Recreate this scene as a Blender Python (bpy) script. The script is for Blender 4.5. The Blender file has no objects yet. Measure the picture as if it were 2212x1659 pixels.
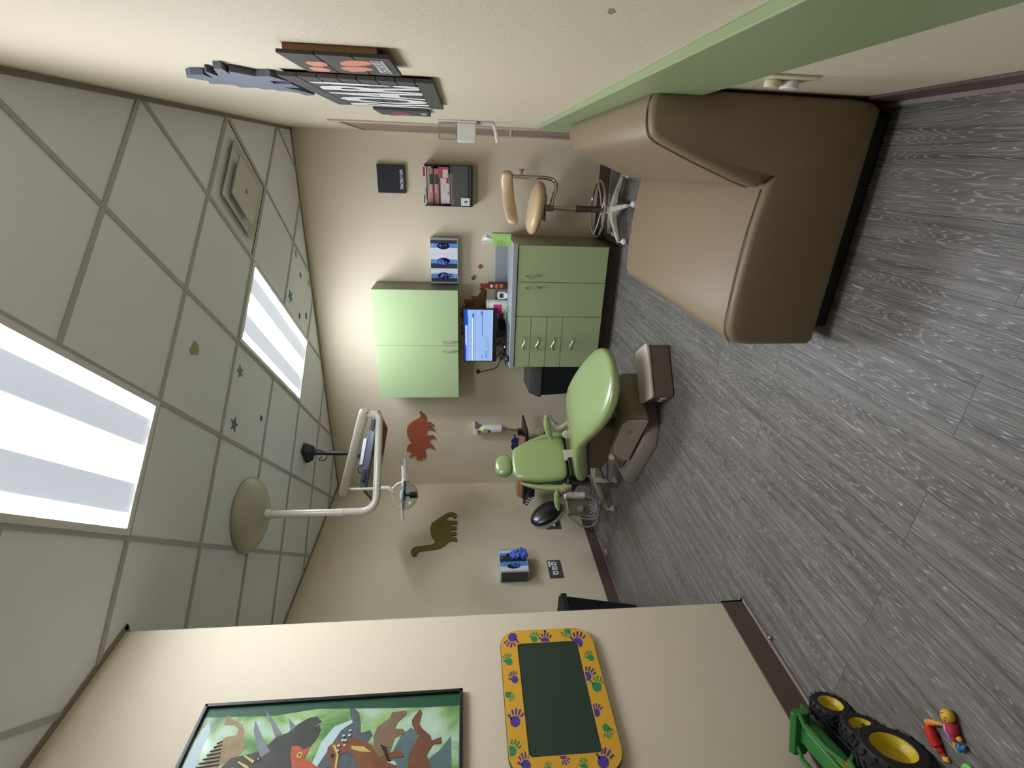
import bpy, bmesh, math, random
from mathutils import Vector, Matrix
R_ = math.radians
random.seed(7)
SC = bpy.context.scene
COL = SC.collection

# ------------------------------------------------------------------ room numbers (metres)
XR, YB, XL, XP, YP, ZC = 0.226, 4.663, -3.349, -1.845, 1.573, 2.735
YF = -2.6          # wall behind the photographer
GA, GX, GY, GS = 0.78861, -1.4966, 1.7497, 0.6096      # ceiling grid: angle, origin, pitch

# ------------------------------------------------------------------ materials
def srgb(r, g, b):
    f = lambda c: (c/255)/12.92 if c/255 <= 0.04045 else (((c/255)+0.055)/1.055)**2.4
    return (f(r), f(g), f(b), 1)

MATS = {}
def mat(name, rgb, rough=0.5, metal=0.0, bump=0.0, bscale=200.0, var=0.0, vscale=8.0, coat=0.0, emit=None, estr=0.0,
        trans=0.0, alpha=1.0, spec=0.5, bdist=0.002):
    if name in MATS: return MATS[name]
    m = bpy.data.materials.new(name); m.use_nodes = True
    nt = m.node_tree; b = nt.nodes['Principled BSDF']
    c = srgb(*rgb)
    b.inputs['Base Color'].default_value = c
    b.inputs['Roughness'].default_value = rough
    b.inputs['Metallic'].default_value = metal
    b.inputs['Specular IOR Level'].default_value = spec
    if coat: b.inputs['Coat Weight'].default_value = coat; b.inputs['Coat Roughness'].default_value = 0.15
    if trans: b.inputs['Transmission Weight'].default_value = trans; b.inputs['IOR'].default_value = 1.2
    if alpha < 1: b.inputs['Alpha'].default_value = alpha
    if emit: b.inputs['Emission Color'].default_value = srgb(*emit); b.inputs['Emission Strength'].default_value = estr
    tc = nt.nodes.new('ShaderNodeTexCoord')
    if var:
        n = nt.nodes.new('ShaderNodeTexNoise'); n.inputs['Scale'].default_value = vscale; n.inputs['Detail'].default_value = 4
        nt.links.new(tc.outputs['Object'], n.inputs['Vector'])
        mp = nt.nodes.new('ShaderNodeMapRange'); mp.inputs['To Min'].default_value = 1-var; mp.inputs['To Max'].default_value = 1+var
        nt.links.new(n.outputs['Fac'], mp.inputs['Value'])
        mx = nt.nodes.new('ShaderNodeVectorMath'); mx.operation = 'SCALE'
        mx.inputs[0].default_value = c[:3]
        nt.links.new(mp.outputs['Result'], mx.inputs['Scale'])
        nt.links.new(mx.outputs['Vector'], b.inputs['Base Color'])
    if bump:
        n = nt.nodes.new('ShaderNodeTexNoise'); n.inputs['Scale'].default_value = bscale; n.inputs['Detail'].default_value = 3
        nt.links.new(tc.outputs['Object'], n.inputs['Vector'])
        bp = nt.nodes.new('ShaderNodeBump'); bp.inputs['Strength'].default_value = bump; bp.inputs['Distance'].default_value = bdist
        nt.links.new(n.outputs['Fac'], bp.inputs['Height']); nt.links.new(bp.outputs['Normal'], b.inputs['Normal'])
    MATS[name] = m
    return m

def M_wall():
    return mat('wall_paint', (222, 211, 186), rough=0.62, bump=0.35, bscale=140, spec=0.3, bdist=0.004)
def M_floor():
    if 'floor_planks' in MATS: return MATS['floor_planks']
    m = bpy.data.materials.new('floor_planks'); m.use_nodes = True; nt = m.node_tree; N = nt.nodes; Lk = nt.links
    b = N['Principled BSDF']
    tc = N.new('ShaderNodeTexCoord')
    mp = N.new('ShaderNodeMapping'); mp.inputs['Location'].default_value = (-1.03, 1.166, 0); mp.inputs['Rotation'].default_value = (0, 0, 0)
    # swap so that planks run along world Y
    sep = N.new('ShaderNodeSeparateXYZ'); Lk.new(tc.outputs['Object'], sep.inputs[0])
    comb = N.new('ShaderNodeCombineXYZ'); Lk.new(sep.outputs['Y'], comb.inputs['X']); Lk.new(sep.outputs['X'], comb.inputs['Y'])
    Lk.new(comb.outputs[0], mp.inputs['Vector'])
    br = N.new('ShaderNodeTexBrick'); br.offset = 0.37; br.offset_frequency = 2; br.squash = 1
    br.inputs['Scale'].default_value = 1; br.inputs['Brick Width'].default_value = 1.22; br.inputs['Row Height'].default_value = 0.1803
    br.inputs['Mortar Size'].default_value = 0.0012; br.inputs['Mortar Smooth'].default_value = 0; br.inputs['Bias'].default_value = 0
    br.inputs['Color1'].default_value = (0, 0, 0, 1); br.inputs['Color2'].default_value = (1, 1, 1, 1); br.inputs['Mortar'].default_value = (0.5, 0.5, 0.5, 1)
    Lk.new(mp.outputs[0], br.inputs['Vector'])
    # per-plank offset added to grain coordinates
    off = N.new('ShaderNodeVectorMath'); off.operation = 'MULTIPLY_ADD'
    Lk.new(br.outputs['Color'], off.inputs[0]); off.inputs[1].default_value = (13.7, 7.3, 5.1)
    st = N.new('ShaderNodeVectorMath'); st.operation = 'MULTIPLY'; st.inputs[1].default_value = (0.75, 15.0, 1.0)
    Lk.new(comb.outputs[0], st.inputs[0]); Lk.new(st.outputs[0], off.inputs[2])
    # warped coordinate -> wave = cathedral grain
    wn = N.new('ShaderNodeTexNoise'); wn.inputs['Scale'].default_value = 1.15; wn.inputs['Detail'].default_value = 2.5; wn.inputs['Roughness'].default_value = 0.5
    Lk.new(off.outputs[0], wn.inputs['Vector'])
    r1 = N.new('ShaderNodeMath'); r1.operation = 'MULTIPLY'; r1.inputs[1].default_value = 44
    Lk.new(wn.outputs['Fac'], r1.inputs[0])
    r2 = N.new('ShaderNodeMath'); r2.operation = 'FRACT'; Lk.new(r1.outputs[0], r2.inputs[0])
    cr = N.new('ShaderNodeValToRGB'); e = cr.color_ramp.elements
    e[0].position = 0; e[0].color = (1, 1, 1, 1); e[1].position = 0.22; e[1].color = (0, 0, 0, 1)
    x = cr.color_ramp.elements.new(0.93); x.color = (0, 0, 0, 1); x = cr.color_ramp.elements.new(1.0); x.color = (1, 1, 1, 1)
    Lk.new(r2.outputs[0], cr.inputs[0])
    # broken up by fine fibre noise
    fs = N.new('ShaderNodeVectorMath'); fs.operation = 'MULTIPLY'; fs.inputs[1].default_value = (2.4, 20.0, 1.0); Lk.new(off.outputs[0], fs.inputs[0])
    fn = N.new('ShaderNodeTexNoise'); fn.inputs['Scale'].default_value = 1.6; fn.inputs['Detail'].default_value = 5; fn.inputs['Roughness'].default_value = 0.7
    Lk.new(fs.outputs[0], fn.inputs['Vector'])
    fr = N.new('ShaderNodeMapRange'); fr.inputs['From Min'].default_value = 0.40; fr.inputs['From Max'].default_value = 0.56; Lk.new(fn.outputs['Fac'], fr.inputs['Value'])
    ml = N.new('ShaderNodeMath'); ml.operation = 'MULTIPLY'; Lk.new(cr.outputs['Color'], ml.inputs[0]); Lk.new(fr.outputs[0], ml.inputs[1])
    # base tone from slow noise + plank tone
    bn = N.new('ShaderNodeTexNoise'); bn.inputs['Scale'].default_value = 2.3; bn.inputs['Detail'].default_value = 6; bn.inputs['Roughness'].default_value = 0.65; Lk.new(off.outputs[0], bn.inputs['Vector'])
    base = N.new('ShaderNodeValToRGB'); e = base.color_ramp.elements
    e[0].position = 0.3; e[0].color = srgb(76, 72, 68); e[1].position = 0.7; e[1].color = srgb(134, 129, 123)
    Lk.new(bn.outputs['Fac'], base.inputs[0])
    fm = N.new('ShaderNodeMixRGB'); fm.blend_type = 'MULTIPLY'; fm.inputs[0].default_value = 0.55
    fr2 = N.new('ShaderNodeMapRange'); fr2.inputs['From Min'].default_value = 0.3; fr2.inputs['From Max'].default_value = 0.6; fr2.inputs['To Min'].default_value = 0.55; fr2.inputs['To Max'].default_value = 1.1
    Lk.new(fn.outputs['Fac'], fr2.inputs['Value']); Lk.new(base.outputs[0], fm.inputs[1]); Lk.new(fr2.outputs[0], fm.inputs[2])
    li = N.new('ShaderNodeMixRGB'); Lk.new(fm.outputs[0], li.inputs[1]); li.inputs[2].default_value = srgb(196, 192, 186)
    ml2 = N.new('ShaderNodeMath'); ml2.operation = 'MULTIPLY'; ml2.inputs[1].default_value = 0.9; Lk.new(ml.outputs[0], ml2.inputs[0]); Lk.new(ml2.outputs[0], li.inputs[0])
    jn = N.new('ShaderNodeMixRGB'); Lk.new(br.outputs['Fac'], jn.inputs[0]); Lk.new(li.outputs[0], jn.inputs[1]); jn.inputs[2].default_value = srgb(74, 70, 67)
    Lk.new(jn.outputs[0], b.inputs['Base Color'])
    b.inputs['Roughness'].default_value = 0.42; b.inputs['Specular IOR Level'].default_value = 0.4
    bp = N.new('ShaderNodeBump'); bp.inputs['Strength'].default_value = 0.15; bp.inputs['Distance'].default_value = 0.001
    Lk.new(fn.outputs['Fac'], bp.inputs['Height']); Lk.new(bp.outputs[0], b.inputs['Normal'])
    MATS['floor_planks'] = m; return m

def M_diffuser():
    """prismatic acrylic panel of a troffer lit by tubes running along the panel's local X"""
    if 'lit_prismatic_panel' in MATS: return MATS['lit_prismatic_panel']
    m = bpy.data.materials.new('lit_prismatic_panel'); m.use_nodes = True; nt = m.node_tree; N = nt.nodes; Lk = nt.links
    b = N['Principled BSDF']; b.inputs['Base Color'].default_value = (0.62, 0.74, 0.92, 1); b.inputs['Roughness'].default_value = 0.3
    tc = N.new('ShaderNodeTexCoord'); sep = N.new('ShaderNodeSeparateXYZ'); Lk.new(tc.outputs['Object'], sep.inputs[0])
    s1 = N.new('ShaderNodeMath'); s1.operation = 'MULTIPLY'; s1.inputs[1].default_value = 2*math.pi/0.29; Lk.new(sep.outputs['Y'], s1.inputs[0])
    s2 = N.new('ShaderNodeMath'); s2.operation = 'COSINE'; Lk.new(s1.outputs[0], s2.inputs[0])
    mr = N.new('ShaderNodeMapRange'); mr.inputs['From Min'].default_value = -1; mr.inputs['From Max'].default_value = 1; mr.interpolation_type = 'SMOOTHERSTEP'; mr.inputs['From Min'].default_value = -.35; mr.inputs['To Min'].default_value = 0.014; mr.inputs['To Max'].default_value = 1.7
    Lk.new(s2.outputs[0], mr.inputs['Value'])
    vo = N.new('ShaderNodeTexVoronoi'); vo.inputs['Scale'].default_value = 120; vo.inputs['Randomness'].default_value = 0.0; Lk.new(tc.outputs['Object'], vo.inputs['Vector'])
    vr = N.new('ShaderNodeMapRange'); vr.inputs['From Min'].default_value = 0.1; vr.inputs['From Max'].default_value = 0.6; vr.inputs['To Min'].default_value = 1.12; vr.inputs['To Max'].default_value = 0.8; Lk.new(vo.outputs['Distance'], vr.inputs['Value'])
    mu = N.new('ShaderNodeMath'); mu.operation = 'MULTIPLY'; Lk.new(mr.outputs[0], mu.inputs[0]); Lk.new(vr.outputs[0], mu.inputs[1])
    st = N.new('ShaderNodeMath'); st.operation = 'MULTIPLY'; st.inputs[1].default_value = LAMP; Lk.new(mu.outputs[0], st.inputs[0])
    b.inputs['Emission Color'].default_value = srgb(240, 244, 255); Lk.new(st.outputs[0], b.inputs['Emission Strength'])
    MATS['lit_prismatic_panel'] = m; return m
LAMP = 1.0

# ------------------------------------------------------------------ geometry collector (world coordinates)
class G:
    def __init__(s): s.v = []; s.f = []; s.m = []; s.mi = 0
    def add(s, vs, fs):
        o = len(s.v); s.v += [Vector(p) for p in vs]; s.f += [[i+o for i in f] for f in fs]; s.m += [s.mi]*len(fs); return s
    def box(s, c, d, rot=None, taper=(1, 1)):
        c = Vector(c); x, y, z = d[0]/2, d[1]/2, d[2]/2; tx, ty = taper
        vs = [Vector(p) for p in ((-x,-y,-z),(x,-y,-z),(x,y,-z),(-x,y,-z),(-x*tx,-y*ty,z),(x*tx,-y*ty,z),(x*tx,y*ty,z),(-x*tx,y*ty,z))]
        if rot is not None: vs = [rot @ p for p in vs]
        return s.add([c+p for p in vs], [(0,3,2,1),(4,5,6,7),(0,1,5,4),(1,2,6,5),(2,3,7,6),(3,0,4,7)])
    def bb(s, x0, x1, y0, y1, z0, z1): return s.box(((x0+x1)/2,(y0+y1)/2,(z0+z1)/2), (abs(x1-x0),abs(y1-y0),abs(z1-z0)))
    def cyl(s, a, b, r0, r1=None, n=20, caps=True):
        a, b = Vector(a), Vector(b); r1 = r0 if r1 is None else r1
        d = (b-a).normalized(); u = d.orthogonal().normalized(); w = d.cross(u)
        vs = [];
        for p, r in ((a, r0), (b, r1)):
            for k in range(n):
                t = 2*math.pi*k/n; vs.append(p+(u*math.cos(t)+w*math.sin(t))*r)
        fs = [(k, (k+1) % n, n+(k+1) % n, n+k) for k in range(n)]
        if caps: fs += [tuple(range(n-1, -1, -1)), tuple(range(n, 2*n))]
        return s.add(vs, fs)
    def tube(s, pts, r, n=10, closed=False, smooth=0):
        pts = [Vector(p) for p in pts]
        if smooth: pts = spline(pts, smooth, closed)
        rs = r if isinstance(r, (list, tuple)) else [r]*len(pts)
        if len(rs) != len(pts): rs = [rs[min(int(i/len(pts)*len(rs)), len(rs)-1)] for i in range(len(pts))]
        m = len(pts); vs = []; u = None
        for i in range(m):
            if closed: d = pts[(i+1) % m]-pts[i-1]
            else: d = pts[min(i+1, m-1)]-pts[max(i-1, 0)]
            d.normalize()
            u = d.orthogonal().normalized() if u is None else (u-d*u.dot(d)).normalized()
            w = d.cross(u)
            for k in range(n):
                t = 2*math.pi*k/n; vs.append(pts[i]+(u*math.cos(t)+w*math.sin(t))*rs[i])
        fs = []
        for i in range(m if closed else m-1):
            j = (i+1) % m
            for k in range(n): fs.append((i*n+k, i*n+(k+1) % n, j*n+(k+1) % n, j*n+k))
        if not closed: fs += [tuple(range(n-1, -1, -1)), tuple(range((m-1)*n, m*n))]
        return s.add(vs, fs)
    def lathe(s, prof, o, axis=(0,0,1), n=32):
        o = Vector(o); d = Vector(axis).normalized(); u = d.orthogonal().normalized(); w = d.cross(u); vs = []
        for r, h in prof:
            for k in range(n):
                t = 2*math.pi*k/n; vs.append(o+d*h+(u*math.cos(t)+w*math.sin(t))*max(r, 1e-4))
        fs = []
        for i in range(len(prof)-1):
            for k in range(n): fs.append((i*n+k, i*n+(k+1) % n, (i+1)*n+(k+1) % n, (i+1)*n+k))
        fs += [tuple(range(n-1, -1, -1)), tuple(range((len(prof)-1)*n, len(prof)*n))]
        return s.add(vs, fs)
    def ell(s, c, r, rot=None, n=24, m=14, pw=1.0):
        c = Vector(c); vs = []
        sg = lambda x: math.copysign(abs(x)**pw, x)
        for i in range(1, m):
            ph = math.pi*i/m-math.pi/2
            for k in range(n):
                t = 2*math.pi*k/n
                p = Vector((r[0]*sg(math.cos(ph))*sg(math.cos(t)), r[1]*sg(math.cos(ph))*sg(math.sin(t)), r[2]*sg(math.sin(ph))))
                vs.append(p)
        vs += [Vector((0,0,-r[2])), Vector((0,0,r[2]))]
        if rot is not None: vs = [rot @ p for p in vs]
        fs = []
        for i in range(m-2):
            for k in range(n): fs.append((i*n+k, i*n+(k+1) % n, (i+1)*n+(k+1) % n, (i+1)*n+k))
        B, T = (m-1)*n, (m-1)*n+1
        for k in range(n): fs.append((B, (k+1) % n, k)); fs.append((T, (m-2)*n+k, (m-2)*n+(k+1) % n))
        return s.add([c+p for p in vs], fs)
    def prism(s, poly, ax, a, b):
        """poly: 2-D outline in the plane normal to ax ('X': (y,z), 'Y': (x,z), 'Z': (x,y)); from a to b along ax"""
        P = {'X': lambda p, t: (t, p[0], p[1]), 'Y': lambda p, t: (p[0], t, p[1]), 'Z': lambda p, t: (p[0], p[1], t)}[ax]
        n = len(poly); vs = [P(p, a) for p in poly]+[P(p, b) for p in poly]
        fs = [tuple(range(n)), tuple(range(2*n-1, n-1, -1))]+[(k, (k+1) % n, n+(k+1) % n, n+k) for k in range(n)]
        return s.add(vs, fs)
    def loft(s, rings, cap=True):
        n = len(rings[0]); vs = [p for r in rings for p in r]; fs = []
        for i in range(len(rings)-1):
            for k in range(n): fs.append((i*n+k, i*n+(k+1) % n, (i+1)*n+(k+1) % n, (i+1)*n+k))
        if cap: fs += [tuple(range(n-1, -1, -1)), tuple(range((len(rings)-1)*n, len(rings)*n))]
        return s.add(vs, fs)
    def xf(s, M):
        s.v = [M @ p for p in s.v]; return s

def spline(pts, k, closed=False):
    out = []; n = len(pts)
    rng = range(n) if closed else range(n-1)
    for i in rng:
        g = lambda j: pts[j % n] if closed else pts[max(0, min(n-1, j))]
        p0, p1, p2, p3 = g(i-1), g(i), g(i+1), g(i+2)
        for q in range(k):
            t = q/k; out.append(0.5*((2*p1)+(p2-p0)*t+(2*p0-5*p1+4*p2-p3)*t*t+(3*p1-p0-3*p2+p3)*t**3))
    if not closed: out.append(pts[-1].copy())
    return out
def rrect(w, h, r, n=5):
    out = []
    for cx, cy, a0 in ((w/2-r, h/2-r, 0), (-w/2+r, h/2-r, 90), (-w/2+r, -h/2+r, 180), (w/2-r, -h/2+r, 270)):
        for k in range(n+1):
            a = R_(a0+90*k/n); out.append((cx+r*math.cos(a), cy+r*math.sin(a)))
    return out

def wloc(o):
    p = Vector((0, 0, 0))
    while o is not None: p = p+o.location; o = o.parent
    return p
def mk(name, g, mats, parent=None, bevel=0, seg=3, smooth=False, angle=35, sub=0, loc=None):
    me = bpy.data.meshes.new(name)
    base = wloc(parent) if parent is not None else (Vector(loc) if loc is not None else Vector((0, 0, 0)))
    me.from_pydata([tuple(p-base) for p in g.v], [], g.f)
    mats = mats if isinstance(mats, (list, tuple)) else [mats]
    for m in mats: me.materials.append(m)
    for p, i in zip(me.polygons, g.m): p.material_index = i
    bm = bmesh.new(); bm.from_mesh(me); bmesh.ops.recalc_face_normals(bm, faces=bm.faces); bm.to_mesh(me); bm.free()
    if smooth or bevel:
        for p in me.polygons: p.use_smooth = True
        try: me.set_sharp_from_angle(angle=R_(angle))
        except Exception: pass
    o = bpy.data.objects.new(name, me); COL.objects.link(o)
    if parent is not None: o.parent = parent
    elif loc is not None: o.location = loc
    if sub:
        s = o.modifiers.new('sub', 'SUBSURF'); s.levels = sub; s.render_levels = sub
    if bevel:
        b = o.modifiers.new('bevel', 'BEVEL'); b.width = bevel; b.segments = seg; b.limit_method = 'ANGLE'; b.angle_limit = R_(40); b.harden_normals = False
    return o
def thing(name, label, cat, loc, group=None):
    o = bpy.data.objects.new(name, None); o.empty_display_size = 0.05; COL.objects.link(o); o.location = loc
    o['label'] = label; o['category'] = cat
    if group: o['group'] = group
    return o
def tag(o, label, cat, group=None):
    o['label'] = label; o['category'] = cat
    if group: o['group'] = group
    return o
def struct(name, g, m, **k):
    o = mk(name, g, m, **k); o['kind'] = 'structure'; return o
def lab(o, t): o['label'] = t; return o
def text(name, body, corner, xd, yd, w, h, m, parent, depth=0.0015, bold=0.0):
    """lettering stretched into the w x h box whose lower-left corner is given, running along xd, up along yd"""
    cu = bpy.data.curves.new('tmp', 'FONT'); cu.body = body; cu.offset = bold; cu.resolution_u = 3
    ob = bpy.data.objects.new('tmp', cu); me = bpy.data.meshes.new_from_object(ob)
    vs = [v.co.copy() for v in me.vertices]; fs = [tuple(p.vertices) for p in me.polygons]
    bpy.data.objects.remove(ob); bpy.data.meshes.remove(me)
    x0, x1 = min(v.x for v in vs), max(v.x for v in vs); y0, y1 = min(v.y for v in vs), max(v.y for v in vs)
    xd, yd, c = Vector(xd).normalized(), Vector(yd).normalized(), Vector(corner); nd = xd.cross(yd)
    P = lambda v, t: c+xd*((v.x-x0)/(x1-x0)*w)+yd*((v.y-y0)/(y1-y0)*h)+nd*t
    n = len(vs); g = G(); g.v = [P(v, depth) for v in vs]; g.f = [list(f) for f in fs]; g.m = [0]*len(fs)
    return mk(name, g, m, parent)
def copy_tree(o, parent=None, first=True):
    c = o.copy(); COL.objects.link(c)
    if parent is not None: c.parent = parent
    for ch in list(o.children): copy_tree(ch, c, False)
    return c
EXPO = 1.5
# ---- outlines measured on the walls
TRICERA = [(-2.408, 1.795), (-2.432, 1.764), (-2.475, 1.733), (-2.507, 1.73), (-2.533, 1.745), (-2.565, 1.769), (-2.565, 1.755), (-2.544, 1.727), (-2.539, 1.694), (-2.566, 1.667), (-2.586, 1.644), (-2.585, 1.686), (-2.598, 1.705), (-2.604, 1.687), (-2.615, 1.663), (-2.653, 1.641), (-2.64, 1.674), (-2.632, 1.716), (-2.646, 1.735), (-2.685, 1.738), (-2.718, 1.728), (-2.707, 1.699), (-2.702, 1.666), (-2.735, 1.643), (-2.754, 1.642), (-2.74, 1.672), (-2.751, 1.701), (-2.79, 1.726), (-2.801, 1.702), (-2.824, 1.679), (-2.863, 1.661), (-2.886, 1.665), (-2.857, 1.69), (-2.856, 1.733), (-2.867, 1.762), (-2.895, 1.768), (-2.941, 1.755), (-2.998, 1.762), (-2.986, 1.781), (-3.014, 1.791), (-3.014, 1.825), (-3.019, 1.849), (-2.996, 1.858), (-2.962, 1.847), (-2.95, 1.87), (-2.966, 1.9), (-2.983, 1.934), (-2.966, 1.928), (-2.932, 1.898), (-2.915, 1.916), (-2.892, 1.958), (-2.858, 1.951), (-2.83, 1.941), (-2.808, 1.921), (-2.798, 1.892), (-2.764, 1.918), (-2.703, 1.939), (-2.649, 1.942), (-2.595, 1.933), (-2.558, 1.908), (-2.526, 1.87), (-2.5, 1.822), (-2.479, 1.794), (-2.453, 1.788), (-2.421, 1.8)]
LONGNECK = [(4.14, 1.467), (4.125, 1.423), (4.084, 1.405), (4.045, 1.418), (4.051, 1.439), (4.086, 1.457), (4.075, 1.491), (4.024, 1.519), (4.01, 1.506), (4.006, 1.421), (3.998, 1.399), (3.954, 1.4), (3.956, 1.446), (3.94, 1.47), (3.919, 1.461), (3.922, 1.411), (3.904, 1.403), (3.872, 1.405), (3.875, 1.46), (3.851, 1.471), (3.836, 1.459), (3.838, 1.41), (3.814, 1.404), (3.79, 1.414), (3.792, 1.458), (3.774, 1.466), (3.759, 1.408), (3.728, 1.4), (3.701, 1.403), (3.722, 1.456), (3.704, 1.48), (3.66, 1.51), (3.619, 1.572), (3.601, 1.665), (3.594, 1.742), (3.573, 1.768), (3.531, 1.775), (3.532, 1.806), (3.576, 1.826), (3.62, 1.822), (3.647, 1.794), (3.659, 1.716), (3.671, 1.638), (3.699, 1.604), (3.734, 1.618), (3.806, 1.654), (3.904, 1.669), (3.978, 1.657), (4.028, 1.609), (4.078, 1.56), (4.129, 1.51)]
STEGO_BODY = [(-1.083, 1.177), (-1.082, 1.143), (-1.096, 1.117), (-1.13, 1.106), (-1.176, 1.111), (-1.234, 1.121), (-1.299, 1.1), (-1.388, 1.111), (-1.478, 1.103), (-1.539, 1.073), (-1.589, 1.108), (-1.57, 1.155), (-1.509, 1.19), (-1.48, 1.272), (-1.42, 1.335), (-1.36, 1.352), (-1.29, 1.334), (-1.242, 1.289), (-1.201, 1.238), (-1.166, 1.193), (-1.125, 1.165), (-1.097, 1.162)]
PLATE_A = [(-1.16, 1.255), (-1.166, 1.19), (-1.204, 1.238)]
PLATE_B = [(-1.198, 1.323), (-1.197, 1.252), (-1.243, 1.289), (-1.258, 1.312)]
PLATE_C = [(-1.296, 1.366), (-1.258, 1.329), (-1.266, 1.314), (-1.305, 1.334)]
PLATE_D = [(-1.349, 1.369), (-1.308, 1.343), (-1.314, 1.329), (-1.385, 1.341)]
PLATE_R = [(-1.036, 1.171), (-1.041, 1.132), (-1.031, 1.107), (-1.045, 1.084), (-1.085, 1.068), (-1.09, 1.078), (-1.077, 1.115), (-1.086, 1.151), (-1.063, 1.165)]
PRINT_RED = [(-0.88, 1.137), (-0.864, 1.156), (-0.856, 1.164), (-0.857, 1.178), (-0.869, 1.178), (-0.879, 1.197), (-0.889, 1.181), (-0.903, 1.177), (-0.903, 1.164), (-0.892, 1.156)]
PRINT_GREEN = [(-0.964, 1.208), (-0.992, 1.211), (-1.007, 1.224), (-1.013, 1.247), (-1.001, 1.252), (-0.993, 1.244), (-0.979, 1.261), (-0.976, 1.241), (-0.965, 1.238), (-0.959, 1.219)]
HANDS = [(1.76, 2.123), (1.731, 2.097), (1.722, 2.059), (1.789, 2.062), (1.695, 2.037), (1.671, 2.031), (1.659, 2.022), (1.694, 2.023), (1.736, 2.022), (1.649, 1.993), (1.596, 1.975), (1.588, 1.951), (1.683, 1.969), (1.63, 1.95), (1.646, 1.939), (1.696, 1.907), (1.683, 1.86), (1.725, 1.848), (1.768, 1.839), (1.782, 1.895), (1.844, 1.903), (1.827, 1.847), (1.915, 1.844), (1.919, 1.897), (1.982, 1.871), (2.084, 1.846), (2.109, 1.858), (2.127, 1.889), (2.062, 1.895), (2.018, 1.925), (2.021, 1.952), (1.993, 1.959), (1.999, 1.992), (1.967, 2.004), (1.987, 2.057), (1.925, 2.061), (1.922, 2.133), (1.862, 2.106), (1.806, 2.145)]
FOOT_A = [(1.393, 1.681), (1.374, 1.665), (1.37, 1.646), (1.374, 1.635), (1.398, 1.632), (1.414, 1.634), (1.429, 1.643), (1.441, 1.661), (1.439, 1.674), (1.408, 1.68)]
FOOT_B = [(1.458, 1.691), (1.453, 1.674), (1.45, 1.656), (1.465, 1.645), (1.482, 1.643), (1.509, 1.655), (1.514, 1.676), (1.509, 1.691), (1.487, 1.693)]
FOOT_C = [(1.372, 1.596), (1.342, 1.577), (1.329, 1.552), (1.325, 1.53), (1.334, 1.521), (1.352, 1.518), (1.376, 1.53), (1.398, 1.553), (1.408, 1.582), (1.403, 1.6)]
FOOT_D = [(1.443, 1.611), (1.42, 1.594), (1.412, 1.568), (1.411, 1.544), (1.424, 1.533), (1.436, 1.53), (1.453, 1.538), (1.476, 1.561), (1.491, 1.594), (1.465, 1.608)]
FOOT_E = [(2.661, 1.655), (2.589, 1.626), (2.568, 1.597), (2.623, 1.553), (2.678, 1.575), (2.717, 1.577), (2.763, 1.606), (2.786, 1.632), (2.818, 1.678)]
TXT_STEGO = [(1.309, 1.517), (1.301, 1.491), (1.47, 1.518), (1.451, 1.489)]
TXT_ROAR = [(1.795, 1.753), (1.751, 1.501), (2.455, 1.778), (2.314, 1.452)]
TXT_SMALL = [(2.573, 1.513), (2.561, 1.488), (2.68, 1.522), (2.635, 1.494)]
TXT_TRI = [(-0.068, 1.87), (-0.067, 1.842), (-0.22, 1.869), (-0.217, 1.841)]
POSTER_EDGE = [(1.221, 2.236), (1.204, 1.326), (0.958, 1.33)]
D_TRI_BODY = [(1.012, 2.115), (1.044, 2.088), (1.056, 2.016), (1.078, 1.982), (1.102, 1.964), (1.113, 1.928), (1.134, 1.912), (1.16, 1.87), (1.162, 1.843), (1.143, 1.822), (1.133, 1.84), (1.125, 1.847), (1.133, 1.828), (1.114, 1.819), (1.084, 1.827), (1.056, 1.845), (1.038, 1.874), (0.996, 1.886)]
D_HORN1 = [(1.161, 2.056), (1.125, 2.049), (1.063, 2.011), (1.038, 1.993), (1.057, 1.97), (1.096, 2.005), (1.142, 2.04)]
D_HORN2 = [(1.197, 2.036), (1.157, 1.991), (1.11, 1.949), (1.103, 1.969), (1.144, 1.996), (1.177, 2.021)]
D_HORN3 = [(1.163, 1.943), (1.133, 1.907), (1.117, 1.922)]
D_REX = [(1.016, 2.168), (1.05, 2.169), (1.085, 2.156), (1.113, 2.134), (1.116, 2.102), (1.137, 2.104), (1.152, 2.123), (1.154, 2.16), (1.188, 2.161), (1.168, 2.13), (1.152, 2.097), (1.127, 2.08), (1.101, 2.077), (1.079, 2.059), (1.051, 2.069), (1.023, 2.116), (1.013, 2.123)]
D_RED = [(1.068, 1.901), (1.067, 1.878), (1.053, 1.861), (1.062, 1.842), (1.048, 1.843), (1.028, 1.85), (1.001, 1.804), (0.989, 1.784), (0.996, 1.878), (1.04, 1.898)]
D_ANKY = [(1.08, 1.762), (1.109, 1.748), (1.134, 1.713), (1.162, 1.728), (1.182, 1.732), (1.187, 1.721), (1.165, 1.696), (1.123, 1.683), (1.096, 1.678), (1.103, 1.647), (1.085, 1.635), (1.064, 1.65)]
D_RAPTOR = [(0.987, 1.744), (1.023, 1.776), (1.056, 1.78), (1.072, 1.762), (1.079, 1.719), (1.074, 1.674), (1.055, 1.635), (1.011, 1.601), (1.025, 1.568), (1.031, 1.534), (1.01, 1.518), (1.008, 1.557), (0.998, 1.578), (0.983, 1.537), (0.973, 1.544), (0.981, 1.669), (1.017, 1.68), (1.039, 1.711), (1.028, 1.734), (0.997, 1.736)]
D_BROWN = [(1.037, 1.623), (1.08, 1.632), (1.114, 1.622), (1.139, 1.584), (1.16, 1.578), (1.164, 1.526), (1.149, 1.525), (1.124, 1.554), (1.102, 1.561), (1.1, 1.533), (1.085, 1.518), (1.071, 1.557), (1.05, 1.563), (1.025, 1.568), (1.015, 1.597)]
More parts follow.
